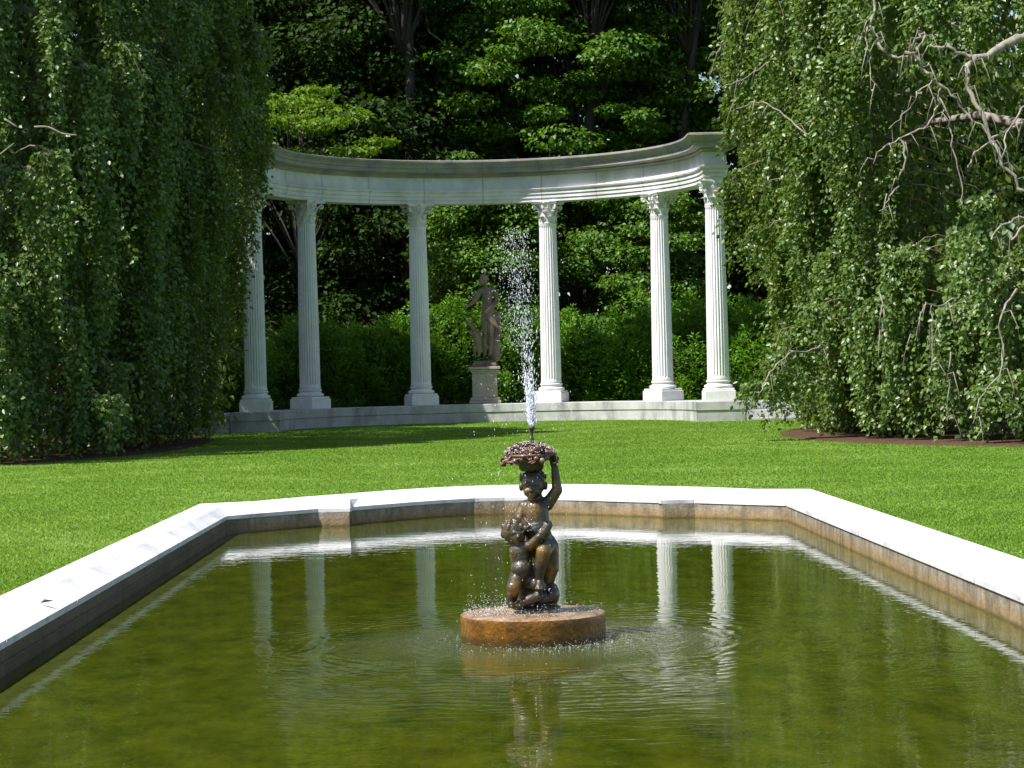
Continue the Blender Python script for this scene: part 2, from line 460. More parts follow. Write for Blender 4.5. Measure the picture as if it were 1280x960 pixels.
# near end
for j in range(3):
    segs.append((lerp(inner[-1], inner[0], j / 3), lerp(inner[-1], inner[0], (j + 1) / 3), lerp(outer[-1], outer[0], (j + 1) / 3), lerp(outer[-1], outer[0], j / 3)))
# merge tiny segments of the apse in pairs so the slabs read as real stones
for s in segs:
    slab(s).build('coping_slab', M['coping'], pool)
def offset_out(p, k):
    c = (PX0, 12.0); 
    x = p[0] + (k if p[0] > PX0 + 0.01 else (-k if p[0] < PX0 - 0.01 else 0)); 
    y = p[1] + (k * 0.4 if p[1] > 20 else (-k if p[1] < 2 else 0))
    return (x, y)
wall_in = [offset_out(p, 0.012) for p in inner]
wall_out = [offset_out(p, 0.25) for p in inner]
m = MB()
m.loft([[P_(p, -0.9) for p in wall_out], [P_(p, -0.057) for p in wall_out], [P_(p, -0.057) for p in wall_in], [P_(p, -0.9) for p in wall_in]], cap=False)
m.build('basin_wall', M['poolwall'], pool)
# narrow ledge line half way down the long side walls
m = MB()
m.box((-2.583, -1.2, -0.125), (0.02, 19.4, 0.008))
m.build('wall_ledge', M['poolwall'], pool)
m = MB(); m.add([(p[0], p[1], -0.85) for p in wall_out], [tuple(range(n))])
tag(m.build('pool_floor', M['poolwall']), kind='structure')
m = MB(); m.add([(p[0], p[1], WATER_Z) for p in [offset_out(q, 0.06) for q in inner]], [tuple(range(n))])
tag(m.build('water', M['water']), kind='structure')

# ------------------------------------------------------------------ lawn and ground
hole = [((p[0] - PX0) * 0.995 + PX0, (p[1] - 12) * 0.998 + 12) for p in outer]
loops = [[(p[0], p[1], 0.0) for p in hole]]
loops.append([(PX0 + (p[0] - PX0) * 1.6, 12 + (p[1] - 12) * 1.3, 0.0) for p in hole])
for rad in (60, 600):
    lp = []
    for p in hole:
        a = math.atan2(p[1] - 12, p[0] - PX0)
        lp.append((PX0 + rad * math.cos(a), 12 + rad * math.sin(a), 0.0))
    loops.append(lp)
m = MB(); m.loft(loops, cap=False)
tag(m.build('lawn', M['turf']), kind='structure')

def superell(cx, cy, a, b, p, n=120, jit=0.0, seed=0):
    r = random.Random(seed); out = []
    ph = [r.uniform(0, 6.28) for _ in range(4)]
    for i in range(n):
        t = 2 * PI * i / n; c, s = math.cos(t), math.sin(t)
        k = (abs(c) ** p + abs(s) ** p) ** (-1 / p)
        w = 1 + jit * (math.sin(3 * t + ph[0]) + 0.6 * math.sin(7 * t + ph[1]) + 0.4 * math.sin(17 * t + ph[2]) + .3 * math.sin(41 * t + ph[3]))
        out.append((cx + a * k * c * w, cy + b * k * s * w))
    return out
for (cx, cy, a, b_, sd) in ((-13.7, 44.0, 8.3, 11.6, 3), (14.2, 40.2, 8.5, 9.5, 5)):
    o = superell(cx, cy, a, b_, 2.6, 160, 0.009, sd)
    m = MB(); m.loft([[(x, y, 0.002) for x, y in o], [(cx + (x - cx) * .985, cy + (y - cy) * .985, 0.03) for x, y in o], [(cx + (x - cx) * .5, cy + (y - cy) * .5, 0.06) for x, y in o]], cap=False)
    m.add([(cx + (x - cx) * .5, cy + (y - cy) * .5, 0.06) for x, y in o], [tuple(range(160))])
    tag(m.build('mulch_ground', M['mulch']), kind='structure')
m = MB()
pts = [(-120, 60), (-30, 61), (-12, 62.5), (-6.5, 63), (0, 63.2), (7, 63), (12, 62), (40, 60), (140, 60), (140, 260), (-120, 260)]
m.add([(x, y, 0.004) for x, y in pts], [tuple(range(len(pts)))])
tag(m.build('woodland_ground', M['litter']), kind='structure')

# mown grass blades over the visible lawn
def grass():
    N = 750000
    Y = 11.5 + (62 - 11.5) * RNG.random(N) ** 1.5
    half = 0.245 * Y + 0.8
    X = (RNG.random(N) * 2 - 1) * half + 0.02 * Y
    x = X - PX0
    keep = ~((np.abs(x) < 2.98) & (Y < 21.75))
    ax = np.abs(x)
    apse = np.interp(ax, [0, .5, 1.0, 1.55, 1.98, 2.42, 2.95], [23.74, 23.66, 23.36, 22.78, 22.36, 21.74, 21.5])
    keep &= ~((ax < 2.97) & (Y < apse))
    keep &= np.hypot(X - 0.34, Y - 55.2) > 0     # colonnade
    d = np.hypot(X - 0.34, Y - 55.2)
    keep &= ~((Y > 55.0) & (d > 4.85))
    keep &= ~((Y > 53.9) & (np.abs(X - 0.34) > 4.9))
    for cx, cy, a, b_ in ((-13.7, 44.0, 8.2, 11.5), (14.2, 40.2, 8.4, 9.4)):
        keep &= (np.abs((X - cx) / a) ** 2.6 + np.abs((Y - cy) / b_) ** 2.6) > 1
    X, Y = X[keep], Y[keep]; n = len(X)
    h = RNG.uniform(0.008, 0.022, n); w = RNG.uniform(0.003, 0.007, n) * (1 + Y / 40)
    a = RNG.random(n) * 2 * PI; lean = RNG.normal(0, 0.5, (n, 2)) * h[:, None]
    dx, dy = np.cos(a) * w, np.sin(a) * w
    z0 = np.full(n, 0.0)
    V = np.stack([np.stack([X - dx, Y - dy, z0], 1), np.stack([X + dx, Y + dy, z0], 1), np.stack([X + lean[:, 0], Y + lean[:, 1], h], 1)], 1).reshape(-1, 3)
    F = np.arange(3 * n).reshape(-1, 3)
    # mottling of the sward: tint follows soft patches
    t = 0.42 + 0.27 * np.sin(X * 1.3 + np.sin(Y * .7) * 2) * np.sin(Y * 0.9 + np.cos(X * .8) * 2) + .14 * np.sin(X * 4.1 + np.sin(Y * 2.7) * 2) * np.sin(Y * 1.9 + np.cos(X * 3.8)) + RNG.normal(0, .12, n)
    o = np_mesh('grass', V, F, M['blade'], None, np.clip(t, 0, 1))
    tag(o, 'short mown bright green grass of the lawn', 'grass', kind='stuff')
grass()

# ------------------------------------------------------------------ colonnade
CC = Vector((0.34, 55.2, 0)); R = 5.7
colon = tag(empty('colonnade', CC), 'white marble semicircular colonnade with six fluted columns on a low wall', 'colonnade')
def plan(hw, off, ext, z, n=64, rr=R):
    """outline of a half ring: inner arc then outer arc, ends carried ext beyond the diameter"""
    pts = []
    ri, ro = rr - hw - off, rr + hw + off
    e = ext + off
    pts.append((ri, -e, z))
    for i in range(n + 1):
        t = PI * i / n; pts.append((ri * math.cos(t), ri * math.sin(t), z))
    pts.append((-ri, -e, z)); pts.append((-ro, -e, z))
    for i in range(n, -1, -1):
        t = PI * i / n; pts.append((ro * math.cos(t), ro * math.sin(t), z))
    pts.append((ro, -e, z))
    return pts[::-1]
def ring_part(name, prof, hw, ext, mat, parent, n=64):
    me = bpy.data.meshes.new(name)
    vs = []; k = None
    for off, z in prof:
        l = plan(hw, off, ext, z, n); k = len(l); vs += l
    fs = []
    for q in range(len(prof) - 1):
        for i in range(k):
            j = (i + 1) % k
            fs.append((q * k + i, q * k + j, q * k + k + j, q * k + k + i))
    # caps as quad strips between inner and outer arcs
    h = k // 2
    for base, flip in ((0, True), ((len(prof) - 1) * k, False)):
        for i in range(h - 1):
            f = (base + i, base + i + 1, base + k - 2 - i, base + k - 1 - i)
            fs.append(f[::-1] if flip else f)
    me.from_pydata(vs, [], fs); me.update()
    return link_mesh(name, me, mat, parent)
ent = empty('entablature', (0, 0, 0), parent=colon)
HW = 0.27; EXT = 0.30
ring_part('architrave', [(0.0, 5.905), (0.0, 5.995), (0.025, 6.0), (0.025, 6.10), (0.05, 6.105), (0.05, 6.19), (0.085, 6.21), (0.10, 6.245), (0.10, 6.262)], HW, EXT, M['ent'], ent)
ring_part('frieze', [(0.015, 6.263), (0.015, 6.60)], HW, EXT, M['ent'], ent)
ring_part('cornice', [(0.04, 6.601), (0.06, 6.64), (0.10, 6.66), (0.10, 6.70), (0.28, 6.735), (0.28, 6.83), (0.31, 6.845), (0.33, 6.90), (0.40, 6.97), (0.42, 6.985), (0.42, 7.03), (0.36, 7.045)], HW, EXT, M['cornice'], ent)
# low wall (two courses) that the columns stand on
sty = empty('low_wall', (0, 0, 0), parent=colon)
ring_part('lower_course', [(0.0, -0.1), (0.0, 0.255), (-0.01, 0.262)], 0.60, 0.43, M['wallstone'], sty)
ring_part('upper_course', [(0.0, 0.263), (0.02, 0.27), (0.02, 0.47), (0.01, 0.48)], 0.60, 0.43, M['wallstone'], sty)
# outer side platforms and steps beyond the end columns
for s in (-1, 1):
    m = MB()
    m.box((s * (R + 1.613), 0.62, 0.36), (1.98, 1.5, 0.2), bev=0.01)
    m.build('side_wall', M['wallstone'], colon)
    m = MB()
    m.box((s * (R + 1.723), 0.25, 0.155), (2.2, 1.4, 0.19), bev=0.01)
    m.box((s * (R + 1.823), 0.0, 0.03), (2.4, 1.5, 0.06), bev=0.008)
    m.build('step', M['wallstone'], colon)

def shaft_mesh():
    m = MB(); nf = 24; per = 8; nz_ = 26; H = 3.98
    loops = []
    def ringat(z, r, depth):
        l = []
        for i in range(nf * per):
            k = i % per; a = 2 * PI * i / (nf * per)
            d = 0 if k in (0, 1) else math.sin(PI * (k - 1) / (per - 1))
            rr = r - depth * d
            l.append((rr * math.cos(a), rr * math.sin(a), z))
        return l
    for i in range(nz_):
        t = i / (nz_ - 1); z = t * H
        r = 0.272 - 0.045 * t ** 1.5
        depth = 0.026
        if t < 0.02 or t > 0.98: depth = 0.0
        if i == 0: r = 0.282
        if i == nz_ - 1: r = 0.245
        loops.append(ringat(z, r, depth))
        if i == 0: loops.append(ringat(0.03, 0.280, 0)); loops.append(ringat(0.07, 0.272, 0.0)); loops.append(ringat(0.10, 0.272, 0.026))
        if i == nz_ - 2:
            loops.append(ringat(H - 0.09, 0.229, 0.024)); loops.append(ringat(H - 0.06, 0.229, 0.0)); loops.append(ringat(H - 0.035, 0.236, 0.0))
    loops = sorted(loops, key=lambda l: l[0][2])
    m.loft(loops); return m
def acanthus(m, a, r0, z0, h, w, curl):
    """one curled leaf as a thick folded strip"""
    prof = []; K = 9
    for i in range(K):
        t = i / (K - 1)
        out_ = 0.012 + 0.03 * t + curl * max(0, t - 0.6) ** 1.5 * 4
        z = z0 + h * (t if t < 0.82 else 0.82 + (t - 0.82) * (-0.35))
        ww = w * (0.75 + 0.45 * math.sin(PI * min(1, t * 1.05))) * (1 if t < .9 else .6)
        prof.append((out_, z, ww))
    vs = []; ca, sa = math.cos(a), math.sin(a)
    for o_, z, ww in prof:
        rr = r0 + o_
        for q, rad in ((-1, -0.022), (-0.45, 0.0), (0, 0.016), (0.45, 0.0), (1, -0.022)):
            y = q * ww / 2; x = rr + rad
            vs.append((x * ca - y * sa, x * sa + y * ca, z))
    fs = []
    for i in range(K - 1):
        for q in range(4):
            fs.append((i * 5 + q, i * 5 + q + 1, i * 5 + q + 6, i * 5 + q + 5))
    m.add(vs, fs)
    # back side gives the leaf its thickness
    m.add([(v[0] * .93, v[1] * .93, v[2]) for v in vs], [f[::-1] for f in fs])
def capital_mesh():
    m = MB()
    m.lathe([(0.225, 0), (0.24, 0.012), (0.24, 0.03), (0.218, 0.045), (0.215, 0.2), (0.225, 0.35), (0.25, 0.45), (0.29, 0.52), (0.30, 0.535)], 40)
    for k in range(8): acanthus(m, 2 * PI * (k + .5) / 8, 0.215, 0.04, 0.20, 0.15, 0.085)
    for k in range(8): acanthus(m, 2 * PI * k / 8, 0.22, 0.10, 0.30, 0.14, 0.11)
    # corner volutes and small inner helices
    for k in range(4):
        a = PI / 4 + k * PI / 2; ca, sa = math.cos(a), math.sin(a)
        pts = []; rad = []
        for i in range(30):
            t = i / 29
            if t < .45:
                u = t / .45; r = 0.23 + 0.17 * u ** 1.6; z = 0.26 + 0.24 * u
            else:
                u = (t - .45) / .55; th = PI / 2 - u * 3.3 * PI; q = 0.062 * (1 - u * .75)
                r = 0.40 + q * math.cos(th); z = 0.44 + q * math.sin(th)
            pts.append((r * ca, r * sa, z)); rad.append(0.026 - 0.010 * t)
        m.tube(pts, rad, 6)
        for s in (-1, 1):
            pts = []; aa = k * PI / 2
            for i in range(18):
                u = i / 17; th = PI / 2 - u * 2.6 * PI; q = 0.04 * (1 - u * .7)
                pts.append((0.275, s * (0.055 + q * math.cos(th) * 1.0), 0.45 + q * math.sin(th)))
            ca2, sa2 = math.cos(aa), math.sin(aa)
            m.tube([(x * ca2 - y * sa2, x * sa2 + y * ca2, z) for x, y, z in pts], 0.015, 5)
    # concave-sided abacus
    def ab(s, z):
        l = []
        for k in range(4):
            a0 = k * PI / 2
            for i in range(9):
                u = i / 8 * 2 - 1
                x = 0.29 * s + 0.075 * u * u * s; y = u * 0.36 * s
                l.append((x * math.cos(a0) - y * math.sin(a0), x * math.sin(a0) + y * math.cos(a0), z))
        return l
    m.loft([ab(0.96, 0.53), ab(0.98, 0.56), ab(1.05, 0.575), ab(1.05, 0.60)])
    for k in range(4):   # fleuron on each side
        a0 = k * PI / 2
        m.lathe([(0.0, -0.05), (0.035, -0.03), (0.045, 0), (0.035, 0.03), (0.0, 0.05)], 8, (0.305 * math.cos(a0), 0.305 * math.sin(a0), 0.565), cap=False)
    return m
def base_mesh():
    m = MB()
    p = [(0.36, 0)]
    for i in range(9):
        t = PI * i / 8 - PI / 2; p.append((0.355 + 0.045 * math.cos(t), 0.045 + 0.045 * math.sin(t)))
    p += [(0.345, 0.095), (0.325, 0.105), (0.315, 0.125), (0.32, 0.14)]
    for i in range(7):
        t = PI * i / 6 - PI / 2; p.append((0.315 + 0.03 * math.cos(t), 0.172 + 0.028 * math.sin(t)))
    p += [(0.30, 0.205), (0.29, 0.215)]
    p = [(r * .89, z) for r, z in p]
    m.lathe(p, 48); return m
def plinth_mesh():
    m = MB(); m.box((0, 0, 0.13), (0.76, 0.76, 0.26), bev=0.008); m.box((0, 0, 0.289), (0.71, 0.71, 0.055), bev=0.008)
    return m
shaftM = capM = None
col_proto = []
for k, deg in enumerate((-90, -54, -18, 18, 54, 90)):
    t = math.radians(90 - deg); x, y = R * math.cos(t), R * math.sin(t)
    c = empty('column', (x, y, 0.481), rz=t, parent=colon)
    if not col_proto:
        col_proto = [plinth_mesh().build('plinth', M['marble'], c),
                     base_mesh().build('column_base', M['marble'], c, smooth=True, loc=(0, 0, 0.317)),
                     shaft_mesh().build('shaft', M['shaft'], c, loc=(0, 0, 0.532)),
                     capital_mesh().build('capital', M['carve'], c, smooth=True, loc=(0, 0, 4.825), angle=50)]
        col_proto[2].scale.z = 4.293 / 3.98
    else:
        for q in col_proto:
            d = q.copy(); COL.objects.link(d); d.parent = c

# ------------------------------------------------------------------ organic bodies
def capsule(m, p0, r0, p1, r1, n=16, sc=(1, 1, 1)):
    p0, p1 = Vector(p0), Vector(p1); ax = p1 - p0; L = ax.length
    if L < 1e-6: ax = Vector((0, 0, 1)); L = 0
    ax = ax.normalized()
    a = ax.cross(Vector((0, 1, 0.01)));
    if a.length < 0.1: a = ax.cross(Vector((1, 0, 0)))
    a.normalize(); b = ax.cross(a)
    rings = []
    for i in range(1, 7): 
        t = -PI / 2 + PI / 2 * i / 6; rings.append((p0 + ax * (r0 * math.sin(t)), r0 * math.cos(t)))
    for i in range(0, 6):
        t = PI / 2 * i / 6; rings.append((p1 + ax * (r1 * math.sin(t)), r1 * math.cos(t)))
    vs = [p0 - ax * r0]
    for c, r in rings:
        for k in range(n):
            w = 2 * PI * k / n; vs.append(c + (a * math.cos(w) + b * math.sin(w)) * r)
    vs.append(p1 + ax * r1)
    fs = []; nr = len(rings)
    for k in range(n): fs.append((0, 1 + (k + 1) % n, 1 + k))
    for q in range(nr - 1):
        for k in range(n):
            j = (k + 1) % n; o = 1 + q * n
            fs.append((o + k, o + j, o + n + j, o + n + k))
    o = 1 + (nr - 1) * n; last = len(vs) - 1
    for k in range(n): fs.append((o + k, o + (k + 1) % n, last))
    m.add(vs, fs)
def ellipsoid(m, c, r, rot=None, n=18):
    q = MB(); capsule(q, (0, 0, 0), 1, (0, 0, 1e-4), 1, n)
    vs = [Vector((v[0] * r[0], v[1] * r[1], v[2] * r[2])) for v in q.v]
    if rot: vs = [rot @ v for v in vs]
    m.add([v + Vector(c) for v in vs], q.f)
def organic(m, name, mat, parent, voxel, smooth=6, loc=None):
    me = bpy.data.meshes.new(name + '_raw'); me.from_pydata(m.v, [], m.f); me.update()
    o = bpy.data.objects.new(name + '_raw', me); COL.objects.link(o)
    r = o.modifiers.new('r', 'REMESH'); r.mode = 'VOXEL'; r.voxel_size = voxel
    s = o.modifiers.new('s', 'SMOOTH'); s.factor = 0.5; s.iterations = smooth
    dg = bpy.context.evaluated_depsgraph_get()
    res = bpy.data.meshes.new_from_object(o.evaluated_get(dg)); res.name = name
    bpy.data.objects.remove(o); bpy.data.meshes.remove(me)
    res.materials.clear()
    return link_mesh(name, res, mat, parent, True, loc)

# ------------------------------------------------------------------ fountain
FX = PX0 + 0.004
fount = tag(empty('fountain', (FX, FY, WATER_Z)), 'bronze fountain of two putti under a fruit basket on a round rusty drum', 'fountain')
m = MB()
m.lathe([(0.384, -0.6), (0.384, 0.10), (0.387, 0.118), (0.384, 0.136), (0.374, 0.144), (0.25, 0.147)], 96)
m.build('drum', M['drum'], fount, smooth=True, angle=40)
def fg(zx, zy, y=0.0):
    """sketch coordinates of the sculpture (720 x 960 grid) to metres from the drum's foot"""
    dx = 560 + zx / 3 - 592; dy = 510 + zy / 3 - 472; c = 0.0236
    return ((dx - dy * c) / 236.0 - FX, y, 1.2 - (dx * c + dy) / 236.0 - WATER_Z)
K = 1 / 708.0
def cp(m, a, ra, b, rb): capsule(m, fg(*a), ra * K, fg(*b), rb * K)
m = MB()
# base plate and rock
ellipsoid(m, fg(330, 748, 0.0), (0.135, 0.11, 0.016))
ellipsoid(m, fg(350, 715, 0.02), (0.085, 0.085, 0.055))
ellipsoid(m, fg(388, 700, 0.01), (0.045, 0.07, 0.065))
ellipsoid(m, fg(300, 690, 0.03), (0.07, 0.07, 0.06))
m2 = organic(m, 'rock', M['bronze'], fount, 0.005, 4)
m = MB()
# --- standing putto
ellipsoid(m, fg(320, 285, -0.01), (0.062, 0.066, 0.068))                      # skull
ellipsoid(m, fg(314, 308, -0.035), (0.048, 0.042, 0.042))                     # cheeks and jaw
cp(m, (312, 296, -0.075), 6, (312, 306, -0.080), 8)                           # nose
cp(m, (292, 284, -0.066), 7, (308, 283, -0.070), 6); cp(m, (318, 283, -0.070), 6, (334, 284, -0.064), 7)   # brows
cp(m, (296, 312, -0.060), 13, (300, 316, -0.056), 12); cp(m, (332, 310, -0.058), 13, (330, 315, -0.054), 12)  # cheeks
cp(m, (306, 321, -0.070), 5, (320, 321, -0.070), 5); cp(m, (306, 329, -0.066), 6, (318, 329, -0.066), 6)      # lips
cp(m, (312, 340, -0.055), 10, (313, 342, -0.05), 10)                          # chin
ellipsoid(m, fg(274, 296, 0.0), (0.012, 0.02, 0.024)); ellipsoid(m, fg(366, 292, 0.0), (0.012, 0.02, 0.024))  # ears
rg = random.Random(4)
for i in range(38):                                                          # curls of hair
    a = rg.uniform(0, 2 * PI); e = rg.uniform(0.25, 1.3)
    x = 320 + 46 * math.cos(a) * math.cos(e); y = 0.06 * math.sin(a) * math.cos(e) + 0.005; z = 280 - 46 * math.sin(e)
    if y < -0.02 and z > 258: continue
    cp(m, (x, z, y), 11, (x + rg.uniform(-8, 8), z + rg.uniform(-6, 10), y), 9)
cp(m, (326, 325, 0.0), 27, (328, 362, 0.0), 30)                               # neck
cp(m, (328, 385, -0.005), 50, (333, 435, -0.01), 49)                          # chest
ellipsoid(m, fg(335, 455, -0.03), (0.072, 0.062, 0.07))                       # belly
cp(m, (340, 480, 0.0), 50, (350, 525, 0.01), 54)                              # hips
ellipsoid(m, fg(372, 520, 0.05), (0.055, 0.06, 0.07))                         # buttock
cp(m, (288, 372, 0.0), 27, (368, 360, 0.0), 28)                               # shoulders
cp(m, (372, 362, 0.0), 25, (409, 308, -0.005), 21); cp(m, (409, 308, -0.005), 20, (400, 222, -0.01), 14)      # raised arm
cp(m, (400, 222, -0.01), 14, (396, 200, -0.015), 16)
for q, (ex, ez) in enumerate(((378, 186), (384, 180), (391, 177), (398, 177))):
    cp(m, (390 + q * 4, 200, -0.02 - q * 0.006), 6.5, (ex, ez, -0.035 - q * 0.010), 5.5)
cp(m, (402, 205, -0.005), 7, (412, 188, 0.005), 6)
cp(m, (285, 374, 0.0), 25, (266, 418, -0.02), 20); cp(m, (266, 418, -0.02), 19, (292, 448, -0.085), 14)       # lowered arm
for q in range(4): cp(m, (292 + q * 5, 450 + q, -0.085), 6, (312 + q * 4, 455 + q * 5, -0.10 + q * .006), 5)
cp(m, (292, 446, -0.09), 6, (306, 438, -0.10), 5)
cp(m, (368, 528, 0.02), 50, (384, 600, 0.02), 34); cp(m, (384, 600, 0.02), 32, (372, 672, 0.03), 22); cp(m, (372, 675, 0.03), 20, (360, 700, -0.03), 18)   # standing leg
cp(m, (360, 520, -0.01), 44, (356, 532, -0.115), 29); cp(m, (356, 534, -0.115), 28, (343, 590, -0.11), 24); cp(m, (343, 590, -0.11), 23, (340, 640, -0.105), 15)  # bent leg
cp(m, (341, 648, -0.105), 17, (338, 664, -0.14), 13)
for q in range(5): cp(m, (330 + q * 5, 664, -0.145), 5, (326 + q * 6, 668, -0.158), 4.5)
# --- second, kneeling putto
ellipsoid(m, fg(246, 462, -0.05), (0.062, 0.066, 0.064))
ellipsoid(m, fg(258, 480, -0.085), (0.045, 0.035, 0.036))
cp(m, (262, 470, -0.118), 6, (262, 478, -0.122), 8)
cp(m, (246, 463, -0.112), 6, (256, 463, -0.116), 5); cp(m, (266, 463, -0.114), 5, (278, 465, -0.106), 6)
cp(m, (256, 491, -0.115), 5, (268, 491, -0.113), 5); cp(m, (262, 503, -0.10), 9, (264, 504, -0.098), 9)
ellipsoid(m, fg(204, 470, -0.045), (0.011, 0.018, 0.022))
for i in range(26):
    a = rg.uniform(0, 2 * PI); e = rg.uniform(0.4, 1.4)
    cp(m, (246 + 45 * math.cos(a) * math.cos(e), 460 - 45 * math.sin(e), -0.05 + 0.06 * math.sin(a) * math.cos(e)), 9, (246 + 44 * math.cos(a) * math.cos(e), 466 - 42 * math.sin(e), -0.05 + 0.063 * math.sin(a) * math.cos(e)), 9)
cp(m, (252, 500, -0.04), 25, (262, 522, -0.04), 28)
cp(m, (272, 535, -0.05), 42, (276, 585, -0.05), 40); ellipsoid(m, fg(278, 600, -0.07), (0.062, 0.058, 0.058))
cp(m, (282, 625, -0.03), 48, (290, 645, -0.02), 46)
cp(m, (250, 532, -0.05), 22, (305, 512, -0.10), 20)
cp(m, (305, 512, -0.10), 19, (340, 478, -0.12), 16); cp(m, (340, 478, -0.12), 15, (376, 440, -0.075), 13)     # arm reaching up
for q in range(4): cp(m, (372 + q * 3, 436 + q * 4, -0.075), 6, (382 + q * 2, 424 + q * 5, -0.050), 5)
cp(m, (372, 440, -0.08), 6, (364, 428, -0.075), 5)
cp(m, (262, 635, -0.06), 36, (244, 665, -0.12), 28); cp(m, (244, 668, -0.12), 26, (238, 715, -0.06), 20)      # folded legs
cp(m, (300, 640, -0.04), 34, (342, 662, -0.10), 24)
cp(m, (255, 738, -0.10), 14, (300, 712, -0.115), 17); cp(m, (300, 712, -0.115), 18, (338, 700, -0.105), 20)
cp(m, (252, 738, -0.10), 13, (236, 728, -0.115), 11)
for q in range(5): cp(m, (238, 728 + q * 3, -0.115 + q * .006), 4.5, (228, 730 + q * 3, -0.118 + q * .007), 4)
body = organic(m, 'putti', M['bronze'], fount, 0.0042, 3)
# bowl-like support, basket of fruit and leaves
m = MB(); bc = Vector(fg(312, 205, 0))
m.lathe([(0.052, -0.045), (0.066, -0.03), (0.07, 0.0), (0.10, 0.022), (0.135, 0.034), (0.14, 0.045), (0.05, 0.052)], 28, bc)
m.build('basket', M['bronze'], fount, smooth=True)
m = MB()
for i in range(420):
    a = rg.uniform(0, 2 * PI); q = math.sqrt(rg.random()); z = 0.045 + 0.05 * (1 - q * q) + rg.uniform(-.012, .01)
    rx = 0.135 if math.cos(a) > 0 else 0.158
    droop = -0.035 * max(0, q - .75) * 4
    c = bc + Vector((rx * q * math.cos(a), 0.14 * q * math.sin(a), z + droop + (-.012 if math.cos(a) < -.5 and q > .8 else 0)))
    if i % 3:
        r = rg.uniform(0.007, 0.017); ellipsoid(m, c, (r, r, r * rg.uniform(.7, 1.1)), n=8)
    else:
        R3 = Matrix.Rotation(rg.uniform(0, 6.28), 3, 'Z') @ Matrix.Rotation(rg.uniform(-1, 1), 3, 'Y')
        ellipsoid(m, c + Vector((0, 0, .004)), (rg.uniform(.014, .026), rg.uniform(.008, .014), 0.003), R3, n=8)
m.build('fruit', M['fruit'], fount, smooth=True)
m = MB(); nb = Vector(fg(316, 142, 0)); nt_ = Vector(fg(315, 68, 0)); hN = nt_.z - nb.z
m.lathe([(0.020, -0.02), (0.016, 0.01), (0.008, 0.025), (0.011, 0.035), (0.006, 0.05), (0.006, hN * .75), (0.011, hN * .8), (0.017, hN * .86), (0.017, hN * .96), (0.011, hN)], 16, nb)
m.build('nozzle', M['bronze'], fount, smooth=True)

